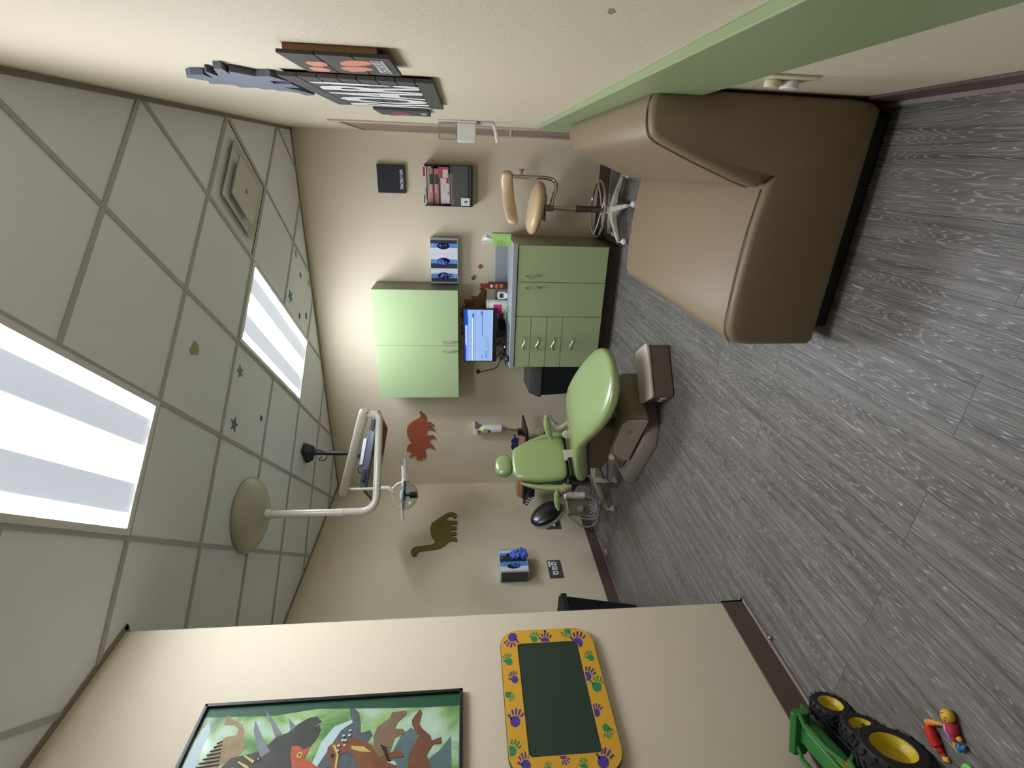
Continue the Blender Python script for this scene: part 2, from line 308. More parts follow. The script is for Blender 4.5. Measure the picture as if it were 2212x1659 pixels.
D_LONG = [(0.97, 1.503), (1.005, 1.505), (1.045, 1.491), (1.074, 1.476), (1.111, 1.502), (1.129, 1.504), (1.165, 1.479), (1.15, 1.469), (1.114, 1.477), (1.095, 1.464), (1.071, 1.434), (1.054, 1.429), (1.064, 1.397), (1.043, 1.394), (1.041, 1.423), (1.009, 1.443), (0.976, 1.428), (0.964, 1.414)]
D_ROCK = [(1.025, 1.56), (1.074, 1.539), (1.102, 1.506), (1.087, 1.472), (1.049, 1.491), (1.005, 1.505), (0.97, 1.505), (0.974, 1.561)]
D_ROCK2 = [(0.993, 1.442), (1.022, 1.4), (1.066, 1.363), (0.96, 1.358), (0.966, 1.44)]
D_WATER = [(0.992, 1.823), (1.075, 1.806), (1.124, 1.774), (1.143, 1.719), (1.122, 1.674), (1.059, 1.759), (0.988, 1.763)]
D_SKY = [(1.169, 2.215), (1.141, 2.228), (1.02, 2.237), (1.017, 2.191), (1.088, 2.199), (1.139, 2.199)]
HANDPRINTS = [('G', 1.435, 1.018, -16.0, 0.044), ('P', 1.424, 0.972, -13.0, 0.055), ('G', 1.44, 0.883, 141.0, 0.044), ('P', 1.415, 0.833, -19.0, 0.068), ('P', 1.415, 1.121, 157.0, 0.061), ('G', 1.34, 1.142, 15.0, 0.046), ('P', 1.263, 1.125, 16.0, 0.044), ('G', 1.183, 1.144, -124.0, 0.036), ('P', 1.111, 1.127, -20.0, 0.058), ('G', 1.01, 1.145, -37.0, 0.05), ('P', 0.967, 1.113, 9.0, 0.049), ('P', 0.96, 0.977, -156.0, 0.039), ('G', 0.943, 0.916, 0.0, 0.034), ('G', 0.943, 1.037, 4.0, 0.028), ('P', 0.959, 0.838, -34.0, 0.06), ('G', 1.034, 0.809, -172.0, 0.042), ('P', 1.117, 0.827, -24.0, 0.044), ('G', 1.217, 0.798, -27.0, 0.058), ('P', 1.259, 0.824, -39.0, 0.057), ('G', 1.335, 0.806, 17.0, 0.042)]
# ------------------------------------------------------------------ common materials
wall = M_wall(); floor_m = M_floor()
tile_m = mat('ceiling_tile', (238, 240, 246), rough=0.9, bump=0.4, bscale=260, spec=0.1)
tee_m = mat('ceiling_tee', (180, 179, 178), rough=0.6)
tee_lt = mat('fixture_white_enamel', (225, 225, 222), rough=0.4)
base_m = mat('brown_vinyl', (96, 80, 72), rough=0.5)
shoe_m = mat('pinkish_caulk_strip', (150, 132, 124), rough=0.6)
sage = mat('sage_green_laminate', (168, 184, 138), rough=0.42, bump=0.08, bscale=500)
sage_edge = mat('sage_green_edge', (160, 178, 128), rough=0.5)
rail_m = mat('green_paint', (150, 168, 122), rough=0.35)
rail_top = rail_m
dark = mat('dark_gap', (34, 30, 27), rough=0.8)
black = mat('black_plastic', (24, 24, 27), rough=0.4)
blackm = mat('black_matte', (30, 29, 30), rough=0.75)
white = mat('white_plastic', (232, 232, 230), rough=0.35)
cream = mat('cream_enamel', (214, 208, 190), rough=0.35)
beige = mat('beige_plastic', (186, 176, 156), rough=0.45)
taupe = mat('taupe_plastic', (150, 138, 120), rough=0.5)
ivory = mat('ivory_plate', (226, 216, 180), rough=0.4)
chrome = mat('chrome', (225, 220, 212), rough=0.12, metal=1)
nickel = mat('brushed_nickel', (224, 218, 198), rough=0.3, metal=.7)
steel = mat('dull_steel', (150, 150, 148), rough=0.4, metal=0.8)
counter_m = mat('blue_grey_laminate', (160, 166, 170), rough=0.4, var=0.04, vscale=90)
vinyl_g = mat('green_vinyl', (148, 168, 108), rough=0.26, bump=0.05, bscale=60, coat=0.5)
leather = mat('tan_vinyl', (140, 122, 98), rough=0.45, bump=0.15, bscale=90, spec=0.4)
clear = mat('clear_acrylic', (235, 240, 240), rough=0.05, trans=1.0)
glove = mat('blue_nitrile', (86, 122, 224), rough=0.55, bump=0.3, bscale=40)

# ------------------------------------------------------------------ shell
struct('floor', G().bb(XL-.1, XR+.1, YF-.1, YB+.1, -.05, 0), floor_m)
struct('ceiling', G().bb(XL-.1, XR+.1, YF-.1, YB+.1, ZC+.004, ZC+.06), tile_m)
# back wall, right wall (doorway cut out), left wall, wall behind the photographer, partition
struct('wall_back', G().bb(XL-.1, XR+.1, YB, YB+.1, -.02, ZC+.02), wall)
g = G().bb(XR, XR+.1, YF, 3.56, 0, ZC); g.bb(XR, XR+.1, 4.47, YB, 0, ZC); g.bb(XR, XR+.1, 3.56, 4.47, 2.12, ZC); struct('wall_right', g, wall)
struct('wall_left', G().bb(XL-.1, XL, YF, YB, 0, ZC), wall)
struct('wall_front', G().bb(XL-.1, XR+.1, YF-.1, YF, 0, ZC), wall)
struct('wall_partition', G().bb(XP-.12, XP, YF, YP, 0, ZC), wall)
# ceiling grid
def clipline(p, d, x0, x1, y0, y1):
    t0, t1 = -20, 20
    for a, lo, hi in ((0, x0, x1), (1, y0, y1)):
        if abs(d[a]) < 1e-9: continue
        u, v = (lo-p[a])/d[a], (hi-p[a])/d[a]
        if u > v: u, v = v, u
        t0, t1 = max(t0, u), min(t1, v)
    return (t0, t1) if t1 > t0 else None
CU = Vector((math.cos(GA), math.sin(GA), 0)); CV = Vector((-math.sin(GA), math.cos(GA), 0)); CO = Vector((GX, GY, 0))
RG = Matrix.Rotation(GA, 3, 'Z')
def gp(i, j, z=ZC): return CO+CU*(GS*i)+CV*(GS*j)+Vector((0, 0, z))
FIX = [(0, -2, 1, 2), (2, 1, 1, 2), (3, 0, 1, 1)]     # cells that hold a fixture: i, j, width, length
g = G()
for k in range(-14, 16):
    for d, o, dirv in (('u', gp(0, k), CU), ('v', gp(k, 0), CV)):
        c = clipline(o, dirv, XL, XR, YF, YB)
        if not c: continue
        a, b = o+dirv*c[0], o+dirv*c[1]
        # leave out the stretches that would cross a fixture two cells long
        segs = [(c[0]/GS, c[1]/GS)]
        for (fi, fj, w, l) in FIX:
            for q in range(1, (w if d == 'v' else l)):
                kk = (fi if d == 'v' else fj)+q; lo = (fj if d == 'v' else fi); hi = lo+(l if d == 'v' else w)
                if kk == k:
                    ns = []
                    for s0, s1 in segs:
                        if hi <= s0 or lo >= s1: ns.append((s0, s1)); continue
                        if lo > s0: ns.append((s0, lo))
                        if hi < s1: ns.append((hi, s1))
                    segs = ns
        for s0, s1 in segs:
            A, B = o+dirv*(s0*GS), o+dirv*(s1*GS)
            L = (B-A).length
            rot = Matrix.Rotation(math.atan2(dirv.y, dirv.x), 3, 'Z')
            g.box((A+B)/2+Vector((0, 0, .0005 if d == 'u' else .001)), (L, .0235, .005), rot)
struct('trim_3', g, tee_m)
g = G()
t = .022
g.bb(XR-t, XR, YF, YB, ZC-.003, ZC+.004); g.bb(XL, XL+t, YF, YB, ZC-.003, ZC+.004); g.bb(XL, XR, YB-t, YB, ZC-.003, ZC+.004)
g.bb(XP, XP+t, YF, YP+t, ZC-.003, ZC+.004); g.bb(XP-.12, XP+t, YP, YP+t, ZC-.003, ZC+.004)
struct('trim_4', g, mat('wall_angle_shadow_line', (140, 134, 122), rough=0.6))  # trim tone darkened as a painted shadow line where walls meet the ceiling
# baseboards (brown vinyl) with the lighter strip along the floor
def baseboard(name, x0, x1, y0, y1): return struct(name, G().bb(x0, x1, y0, y1, 0, .112), base_m, bevel=.002)
baseboard('baseboard_left', XL, XL+.008, YF, YB); baseboard('baseboard_back', XL, XR, YB-.008, YB)
baseboard('baseboard_right', XR-.008, XR, YF, 3.50)
g = G().bb(XP, XP+.008, YF, YP+.008, 0, .112); g.bb(XP-.12, XP+.008, YP, YP+.008, 0, .112); struct('baseboard_partition', g, base_m)
g = G(); s = .02
def shoe(x0, x1, y0, y1): g.bb(x0, x1, y0, y1, 0, .011)
shoe(XL, XL+s, YF, YB); shoe(XR-s, XR, YF, 3.5); shoe(XP, XP+s, YF, YP+s); shoe(XP-.12, XP+s, YP, YP+s); shoe(-.58, XR, YB-s, YB); shoe(XL, -2.1, YB-s, YB)
struct('trim_5', g, shoe_m, bevel=.003)
# green chair rail board on the right wall
struct('trim_1', G().bb(XR-.022, XR, YF, 3.36, .625, .877), rail_m, bevel=.003)
# doorway close to the corner: frame and brown door
g = G(); fx = .012
g.bb(XR-fx, XR+.1, 3.51, 3.57, 0, 2.16); g.bb(XR-fx, XR+.1, 4.46, 4.52, 0, 2.16); g.bb(XR-fx, XR+.1, 3.57, 4.46, 2.11, 2.16)
struct('trim_2', g, mat('door_frame_paint', (196, 184, 160), rough=0.5), bevel=.003)
d1 = struct('door_1', G().bb(XR-.004, XR+.03, 3.575, 4.455, .012, 2.105), mat('brown_door', (142, 122, 106), rough=0.5), bevel=.002)
h = mk('door_handle', G().cyl((XR-.004, 3.66, 1.0), (XR-.05, 3.66, 1.0), .012).cyl((XR-.05, 3.655, 1.0), (XR-.05, 3.77, 1.0), .009), nickel, d1, smooth=True)

# ------------------------------------------------------------------ ceiling fixtures
LAMP = 13.0
diff = M_diffuser()
def troffer(i, j, w, l, label, along='v'):
    c = gp(i+w/2, j+l/2); long_v = l > w
    L, W = max(w, l)*GS-.014, min(w, l)*GS-.014
    t = thing('ceiling_light', label, 'ceiling light', c, 'recessed ceiling lights')
    rot = Matrix.Rotation(GA+(math.pi/2 if long_v else 0), 3, 'Z')
    g = G(); fw = .028
    for sx, sy, dx, dy in ((0, 1, L, fw), (0, -1, L, fw), (1, 0, fw, W-2*fw), (-1, 0, fw, W-2*fw)):
        g.box(c+rot @ Vector((sx*(L/2-fw/2), sy*(W/2-fw/2), -.003)), (dx, dy, .012), rot)
    mk('frame', g, tee_lt, t, bevel=.002)
    me = G(); me.box((0, 0, 0), (L-2*fw+.004, W-2*fw+.004, .004))
    o = mk('diffuser', me, diff); o.parent = t; o.location = (0, 0, .003); o.rotation_euler = (0, 0, GA+(math.pi/2 if long_v else 0))
    return t
troffer(0, -2, 1, 2, 'large lit ceiling panel nearest the camera, cut by the left edge')
troffer(2, 1, 1, 2, 'smaller-looking lit ceiling panel beside the air vent')
# supply air diffuser in the ceiling, cell (3,0)
c = gp(3.5, .5); rot = Matrix.Rotation(GA, 3, 'Z')
vent = thing('air_vent', 'square white ceiling air vent with stepped plates and dark dusty slots', 'air vent', c)
def ring(g, z0, z1, a0, a1, th=.004):
    """square flared ring from half-size a0 at z0 to a1 at z1"""
    P = lambda a, z: [c+rot @ Vector((sx*a, sy*a, z)) for sx, sy in ((1, 1), (-1, 1), (-1, -1), (1, -1))]
    A, B, C_, D = P(a0, z0), P(a1, z1), P(a1, z1+th), P(a0, z0+th); n = len(g.v)
    g.v += A+B+C_+D
    for k in range(4):
        q = (k+1) % 4
        for x, y in ((0, 4), (4, 8), (8, 12), (12, 0)): g.f.append([n+x+k, n+x+q, n+y+q, n+y+k]); g.m.append(g.mi)
vm = mat('vent_enamel', (206, 203, 192), rough=0.5, var=0.05, vscale=6)
g = G(); ring(g, -.002, -.002, .295, .284); mk('frame', g, vm, vent)
g = G(); ring(g, -.002, .055, .284, .262); ring(g, .055, .055, .262, .04); mk('plenum', g, mat('dusty_grey', (70, 74, 80), rough=0.9, var=.2, vscale=9), vent)
g = G(); ring(g, -.026, .010, .222, .165); mk('louver', g, vm, vent)
g = G(); ring(g, -.036, .000, .150, .10); g.box(c+Vector((0, 0, -.035)), (.30, .30, .004), rot); mk('centre_plate', g, vm, vent)
mk('screw', G().cyl(c+Vector((0, 0, -.0365)), c+Vector((0, 0, -.041)), .012), steel, vent, smooth=True)
# stars stuck or painted on the tiles
def star(x, y, r, m, label, a=0):
    g = G(); pts = []
    for k in range(10):
        rr = r if k % 2 == 0 else r*.4; an = R_(a+36*k); pts.append((x+rr*math.cos(an), y+rr*math.sin(an)))
    g.prism(pts, 'Z', ZC+.0005, ZC+.0045); tag(mk('star_decal', g, m), label, 'star', 'star decals on the ceiling tiles')
sb = mat('star_teal', (70, 120, 140), rough=.6); sg_ = mat('star_green', (96, 140, 124), rough=.6); sp = mat('star_navy', (44, 42, 80), rough=.6)
sy = mat('star_yellow', (200, 190, 70), rough=.6); sk = mat('star_khaki', (178, 168, 120), rough=.6); sgr = mat('star_grey', (84, 92, 100), rough=.6)
star(-1.258, 2.999, .047, sg_, 'green star on the tile between the two lit panels, nearer the far panel', 20)
star(-1.524, 2.788, .052, sb, 'teal star on the tile between the lit panels, nearer the lamp post dome', 50)
star(-1.679, 3.155, .026, sp, 'small navy star on the tile beside the far lit panel', 10)
star(-.745, 4.359, .040, sk, 'faint khaki star on the starry tile by the back wall, closest to the vent', 15)
star(-.935, 4.395, .028, sgr, 'small dark grey star in the middle of the starry tile by the back wall', 40)
star(-1.041, 4.078, .055, sb, 'largest teal star on the starry tile by the back wall', 0)
star(-1.045, 4.585, .040, sy, 'bright yellow star on the starry tile touching the back wall', 25)
star(-1.249, 4.228, .030, sgr, 'small grey-green star on the starry tile, next to the lit panel corner', 5)
star(-1.297, 4.395, .040, mat('star_blue', (80, 110, 150), rough=.6), 'blue star on the starry tile at its far left end', 30)
g = G(); g.prism([(-.945+.035*math.cos(a)*(1+.3*math.sin(3*a)), 2.563+.045*math.sin(a)) for a in [k*math.pi/9 for k in range(18)]], 'Z', ZC+.0005, ZC+.0045)
tag(mk('moon_decal', g, mat('star_olive', (168, 168, 110), rough=.7)), 'lone olive-yellow blob sticker on a plain tile between the two lit panels', 'sticker')

# ------------------------------------------------------------------ base cabinet, counter, upper cabinet
def s_handle(parent, c, vertical, L=.115, off=.022, y0=4.045):
    """S-shaped bar pull with two posts, on a front facing -Y"""
    pts = []
    for k in range(13):
        t = k/12; u = (t-.5)*L; w = math.sin(t*2*math.pi)*.011
        p = (c[0]+(w if vertical else u), y0-off, c[2]+(u if vertical else w)); pts.append(p)
    g = G().tube(pts, .0058, 10)
    for k in (0, 12): g.cyl(pts[k], (pts[k][0], y0, pts[k][2]), .0042, n=10)
    return lab(mk('handle', g, nickel, parent, smooth=True), 'wavy brushed metal pull')
cab = thing('base_cabinet', 'long sage green base cabinet with two doors and a stack of drawers under the counter', 'cabinet', (-1.12, 4.37, 0))
CX0, CX1 = -1.655, -.585
mk('body', G().bb(CX0+.002, CX1-.018, 4.067, YB-.002, .115, .88), dark, cab)
mk('end_panel', G().bb(CX1-.018, CX1, 4.064, YB-.002, .115, .88), mat('tan_green_reflection', (150, 140, 96), rough=.3), cab, bevel=.001)  # tan-green reflection is painted into the end panel colour
mk('toe_kick', G().bb(CX0+.01, CX1-.01, 4.125, YB-.002, 0, .115), mat('dark_brown_kick', (60, 48, 42), rough=.4), cab)
def front(name, x0, x1, z0, z1, hc, vert):
    o = mk(name, G().bb(x0+.002, x1-.002, 4.047, 4.066, z0+.002, z1-.002), sage, cab, bevel=.0015)
    s_handle(o, hc, vert); return o
front('door', -.886, CX1, .122, .875, (-.838, 0, .757), True)
front('door', -1.184, -.886, .122, .875, (-.934, 0, .753), True)
for z0, z1 in ((.740, .875), (.600, .740), (.463, .600)): front('drawer', CX0, -1.184, z0, z1, (-1.425, 0, (z0+z1)/2+.01 if z1 < .8 else .80), False)
front('door', CX0, -1.184, .122, .463, (-1.425, 0, .375), False)
ct = thing('countertop', 'blue-grey laminate countertop with a low backsplash above the green base cabinet', 'countertop', (-1.13, 4.36, .88))
mk('slab', G().bb(-1.672, -.575, 4.04, YB-.001, .881, .919), counter_m, ct, bevel=.002)
mk('backsplash', G().bb(-1.672, -.665, YB-.022, YB-.001, .919, 1.027), counter_m, ct, bevel=.001)
up = thing('wall_cabinet', 'sage green two-door wall cabinet above the monitor', 'cabinet', (-1.565, 4.5, 1.375))
UX0, UX1 = -2.093, -1.033
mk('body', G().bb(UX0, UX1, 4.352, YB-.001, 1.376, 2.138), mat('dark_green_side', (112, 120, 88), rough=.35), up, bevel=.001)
for x0, x1, hx in ((-1.558, UX1, -1.516), (UX0, -1.558, -1.607)):
    o = mk('door', G().bb(x0+.0015, x1-.0015, 4.333, 4.352, 1.377, 2.137), mat('light_sage_laminate', (172, 194, 146), rough=.42, bump=.08, bscale=500), up, bevel=.0015)
    s_handle(o, (hx, 0, 1.463), True, y0=4.333)

# ------------------------------------------------------------------ things on the counter
TZ = .9195
mon = thing('computer_monitor', 'lit computer monitor with a blue and white window on the counter', 'monitor', (-1.46, 4.42, TZ))
mk('case', G().bb(-1.722, -1.203, 4.35, 4.375, 1.02, 1.328), black, mon, bevel=.004)
mk('rear_cover', G().box((-1.46, 4.382, 1.18), (.36, .014, .2)), black, mon, bevel=.01)
scr = mat('lit_screen', (20, 24, 34), rough=.3, emit=(160, 192, 244), estr=.33)
s1 = mat('screen_blue', (10, 14, 30), rough=.3, emit=(26, 86, 214), estr=.3); s2 = mat('screen_navy', (20, 50, 150), rough=.3, emit=(40, 80, 160), estr=.22)
s3 = mat('screen_white', (24, 26, 30), rough=.3, emit=(225, 233, 252), estr=.40); s4 = mat('screen_steel', (16, 20, 28), rough=.3, emit=(100, 140, 200), estr=.25)
g = G(); Y0 = 4.349; g.bb(-1.712, -1.213, Y0-.001, Y0+.002, 1.058, 1.318)
g.mi = 1; g.bb(-1.712, -1.213, Y0-.0015, Y0, 1.302, 1.318); g.bb(-1.36, -1.213, Y0-.002, Y0, 1.29, 1.306)
g.mi = 2; g.bb(-1.70, -1.27, Y0-.0016, Y0, 1.285, 1.290); g.bb(-1.46, -1.225, Y0-.0016, Y0, 1.152, 1.157); g.bb(-1.69, -1.65, Y0-.0016, Y0, 1.152, 1.157)
g.mi = 3; g.bb(-1.55, -1.36, Y0-.0021, Y0, 1.302, 1.310); g.bb(-1.712, -1.27, Y0-.0012, Y0, 1.242, 1.248); g.bb(-1.712, -1.213, Y0-.0012, Y0, 1.058, 1.062)
g.mi = 4; g.bb(-1.712, -1.23, Y0-.0014, Y0, 1.232, 1.237); g.bb(-1.285, -1.25, Y0-.0018, Y0, 1.228, 1.25); g.bb(-1.262, -1.225, Y0-.0018, Y0, 1.157, 1.168); g.bb(-1.712, -1.213, Y0-.0011, Y0, 1.217, 1.219)
for q in range(5): g.bb(-1.52-.03*q, -1.44+.01*q-.03*q, Y0-.0012, Y0, 1.128-.012*q, 1.130-.012*q)
for q in range(6): g.bb(-1.68+.012*q, -1.675+.012*q, Y0-.0012, Y0, 1.10, 1.13)
for q in range(7): g.bb(-1.70+.06*q, -1.67+.06*q, Y0-.0012, Y0, 1.262, 1.264)
lab(mk('screen', g, [scr, s1, s2, s3, s4], mon), 'bright blue-white screen')
mk('neck', G().bb(-1.485, -1.435, 4.376, 4.392, .93, 1.12), black, mon, bevel=.003)
mk('foot', G().box((-1.46, 4.375, TZ+.007), (.24, .12, .013)), black, mon, bevel=.004)
bx = mk('speaker_box', G().bb(-1.465, -1.37, 4.50, 4.56, TZ, .992), black, bevel=.006)
tag(bx, 'small black box on the counter behind and below the monitor', 'box')
cam = mk('webcam', G().bb(-1.46, -1.375, 4.356, 4.40, 1.329, 1.352).bb(-1.44, -1.40, 4.35, 4.356, 1.333, 1.348), black, bevel=.004)
tag(cam, 'black webcam block on the top edge of the monitor', 'webcam')
kb = thing('keyboard', 'black keyboard lying on the counter in front of the monitor', 'keyboard', (-1.49, 4.22, TZ))
rk = Matrix.Rotation(R_(-4), 3, 'Z')
mk('case', G().box((-1.50, 4.22, TZ+.009), (.40, .14, .017), rk), mat('grey_plastic', (120, 122, 124), rough=.4), kb, bevel=.004)
g = G()
for r in range(5):
    for k in range(15): g.box(Vector((-1.50, 4.22, TZ+.020))+rk @ Vector((-.18+.0257*k, -.052+.026*r, 0)), (.021, .021, .007), rk)
mk('keys', g, black, kb)
ms = mk('computer_mouse', G().ell((-1.60, 4.115, TZ+.017), (.034, .052, .017)), mat('glossy_black', (20, 20, 24), rough=.12, coat=.5), smooth=True)
tag(ms, 'glossy black mouse by the counter edge below the monitor', 'mouse')
cn = thing('wipes_canister', 'tall white wipes canister with a pink label beside the monitor', 'canister', (-1.205, 4.45, TZ))
def canister(t, x, y, r, h, pink):
    mk('can', G().lathe([(r*.96, 0), (r, .006), (r, h*.86), (r*.97, h*.88)], (x, y, TZ)), white, t, smooth=True)
    mk('lid', G().lathe([(r*1.02, h*.88), (r*1.03, h*.9), (r*1.03, h*.98), (r*.98, h)], (x, y, TZ)), mat('off_white_cap', (222, 220, 214), rough=.4), t, smooth=True)
    g = G(); n = 10; a0, a1 = R_(-150), R_(-60); ring_ = []
    for k in range(n+1):
        a = a0+(a1-a0)*k/n
        for rr, z in ((r+.0012, h*.28), (r+.0012, h*.68)): ring_.append(Vector((x+rr*math.cos(a), y+rr*math.sin(a), TZ+z)))
    g.add(ring_, [(2*k, 2*k+2, 2*k+3, 2*k+1) for k in range(n)])
    mk('label', g, pink, t, smooth=True)
canister(cn, -1.205, 4.45, .062, .195, mat('pink_label', (205, 60, 120), rough=.5))
cn2 = thing('jar', 'short white jar with a dark pink label half hidden by the monitor', 'jar', (-1.31, 4.53, TZ))
canister(cn2, -1.31, 4.53, .042, .11, mat('dark_pink_label', (150, 30, 66), rough=.5))
th = thing('digital_timer', 'small white rounded device with a dark display on the counter', 'timer', (-1.10, 4.45, TZ))
mk('case', G().prism([(x-1.10, z+.975) for x, z in rrect(.068, .078, .018)], 'Y', 4.435, 4.465), white, th, bevel=.004)
mk('display', G().bb(-1.12, -1.08, 4.433, 4.436, .960, .996), mat('lcd', (60, 66, 60), rough=.2), th)
mk('base', G().box((-1.10, 4.45, TZ+.009), (.05, .05, .018)), white, th, bevel=.004)
sn = thing('snack_box', 'slim dark red and brown box standing on the counter near the canister', 'box', (-1.02, 4.5, TZ))
mk('carton', G().bb(-1.047, -.993, 4.47, 4.53, TZ, 1.095), mat('dark_red_card', (92, 26, 24), rough=.5), sn, bevel=.001)
g = G(); g.prism([(-1.02+.017*math.cos(a), 1.07+.014*math.sin(a)) for a in [k*math.pi/8 for k in range(16)]], 'Y', 4.4685, 4.470); g.bb(-1.022, -1.018, 4.4685, 4.470, 1.04, 1.07)
mk('badge', g, mat('cream_ink', (220, 210, 190), rough=.5), sn)
g = G(); g.bb(-1.04, -1.0, 4.4685, 4.470, 1.01, 1.035); mk('picture', g, mat('orange_ink', (200, 110, 50), rough=.5), sn)
mk('bowl_print', G().ell((-1.018, 4.469, .98), (.02, .002, .016)), mat('tan_ink', (170, 110, 70), rough=.5), sn)
ts = thing('tissue_box', 'bright green tissue box with a white tissue on the right end of the counter', 'tissue box', (-.585, 4.36, TZ))
tg_ = mat('lime_card', (176, 222, 126), rough=.5); tg2 = mat('lime_print', (112, 160, 60), rough=.5)
mk('carton', G().bb(-.633, -.532, 4.30, 4.41, TZ, 1.075), tg_, ts, bevel=.001)
text('lettering', 'EASY\nFIRST\nAID', (-.630, 4.2995, .965), (1, 0, 0), (0, 0, 1), .045, .072, tg2, ts, depth=.0005)
g = G(); random.seed(3)
for k in range(5):
    a = k*.9; p = Vector((-.585, 4.355, 1.07)); q = p+Vector((.03*math.cos(a), .03*math.sin(a), .05+.012*k)); u = Vector((math.sin(a), -math.cos(a), .3))*.028
    g.add([p-u*.4, p+u*.4, q+u+Vector((-.01, 0, .01)), q+Vector((-.015, 0, .025)), q-u], [(0, 1, 2, 3, 4)])
mk('tissue', g, mat('tissue_white', (236, 238, 232), rough=.9), ts)
gl = G().tube([(-1.17, 4.30, TZ+.006), (-1.22, 4.33, TZ+.03), (-1.30, 4.33, TZ+.022), (-1.36, 4.30, TZ+.006)], .0035, 8, smooth=5).tube([(-1.19, 4.24, TZ+.006), (-1.24, 4.26, TZ+.028), (-1.31, 4.27, TZ+.02), (-1.36, 4.25, TZ+.006)], .0035, 8, smooth=5)
gl.tube([(-1.17, 4.30, TZ+.006), (-1.16, 4.27, TZ+.02), (-1.19, 4.24, TZ+.006)], .0035, 8, smooth=4)
tag(mk('safety_glasses', gl, mat('clear_green_plastic', (70, 160, 100), rough=.2, alpha=.9), smooth=True), 'green-rimmed safety glasses lying on the counter right of the keyboard', 'glasses')
pn = G()
for k in range(6): pn.cyl((-1.42-.03*k, 4.10+.012*(k % 2), TZ+.006), (-1.40-.03*k, 4.15, TZ+.012), .0045)
tag(mk('hand_tools', pn, steel, smooth=True), 'small row of shiny metal instruments along the counter edge', 'tools')
bl = mk('bottle_cap', G().lathe([(.012, 0), (.014, .004), (.014, .02), (.008, .03)], (-1.555, 4.30, TZ)), mat('blue_white_plastic', (170, 190, 230), rough=.3), smooth=True)
tag(bl, 'tiny pale blue bottle next to the cables on the counter', 'bottle')
cd = G().tube([(-1.947, YB-.03, 1.18), (-1.93, YB-.05, 1.12), (-1.86, 4.55, 1.0), (-1.74, 4.5, .955), (-1.66, 4.47, .93), (-1.60, 4.47, .935), (-1.55, 4.45, 1.0)], .0045, 8, smooth=7)
cd.tube([(-1.70, 4.44, .935), (-1.66, 4.42, .96), (-1.69, 4.40, .98), (-1.73, 4.43, .96), (-1.70, 4.45, .935), (-1.62, 4.46, .928)], .004, 8, smooth=6)
cd.tube([(-1.72, 4.40, 1.03), (-1.70, 4.45, 1.0), (-1.64, 4.5, .93), (-1.58, 4.46, 1.02)], .0035, 8, smooth=6)
cd.tube([(-1.60, 4.44, 1.04), (-1.55, 4.44, .98), (-1.51, 4.44, .94), (-1.49, 4.44, 1.03)], .0035, 8, smooth=6)
tag(mk('extension_cord', cd, black, smooth=True), 'tangled black power cord running from the wall outlet to the monitor', 'cord')
pg = mk('plug', G().bb(-1.965, -1.93, YB-.036, YB-.008, 1.165, 1.20), black, bevel=.004); tag(pg, 'black plug pushed into the outlet under the wall cabinet', 'plug')

# ------------------------------------------------------------------ outlets and plates
def outlet(c, nrm, label, m=ivory, w=.075, h=.118):
    """duplex outlet; nrm 'Y' on the back wall (facing -Y), 'X' on the left wall (facing +X), 'R' on the right wall"""
    t = thing('wall_outlet', label, 'outlet', c); c = Vector(c)
    ax = {'Y': ('Y', -1), 'X': ('X', 1), 'R': ('X', -1)}[nrm]
    def pr(poly, d0, d1):
        if ax[0] == 'Y': return G().prism([(c.x+p[0], c.z+p[1]) for p in poly], 'Y', c.y+ax[1]*d0, c.y+ax[1]*d1)
        return G().prism([(c.y+p[0], c.z+p[1]) for p in poly], 'X', c.x+ax[1]*d0, c.x+ax[1]*d1)
    mk('plate', pr(rrect(w, h, .004), 0, .006), m, t, bevel=.0015)
    for dz in (.021, -.021):
        r = mk('receptacle', pr([(p[0], p[1]+dz) for p in rrect(.034, .03, .012)], .005, .009), m, t)
        g = pr([(-.008+p[0], p[1]+dz+.002) for p in rrect(.003, .010, .001)], .0085, .0095); g2 = pr([(.008+p[0], p[1]+dz+.002) for p in rrect(.003, .010, .001)], .0085, .0095)
        g.add(g2.v, g2.f); mk('slots', g, dark, r)
    return t
outlet((-1.967, YB, 1.222), 'Y', 'ivory outlet on the back wall below the wall cabinet')
outlet((-2.69, YB, .462), 'Y', 'ivory outlet low on the back wall behind the dental chair armrest')
outlet((XL, 4.172, .822), 'X', 'ivory outlet on the left wall below the long-necked dinosaur')
t = thing('outlet_cover', 'ivory outlet plate with two round child-safety plugs behind the couch', 'outlet', (XR, 1.36, .51))
mk('plate', G().bb(XR-.006, XR, 1.315, 1.43, .445, .575), ivory, t, bevel=.002)
mk('plug_cap', G().cyl((XR-.006, 1.37, .535), (XR-.022, 1.37, .535), .019), ivory, t, bevel=.003)
lab(mk('plug_cap', G().cyl((XR-.006, 1.37, .488), (XR-.024, 1.37, .488), .022), white, t, bevel=.003), 'white safety plug')
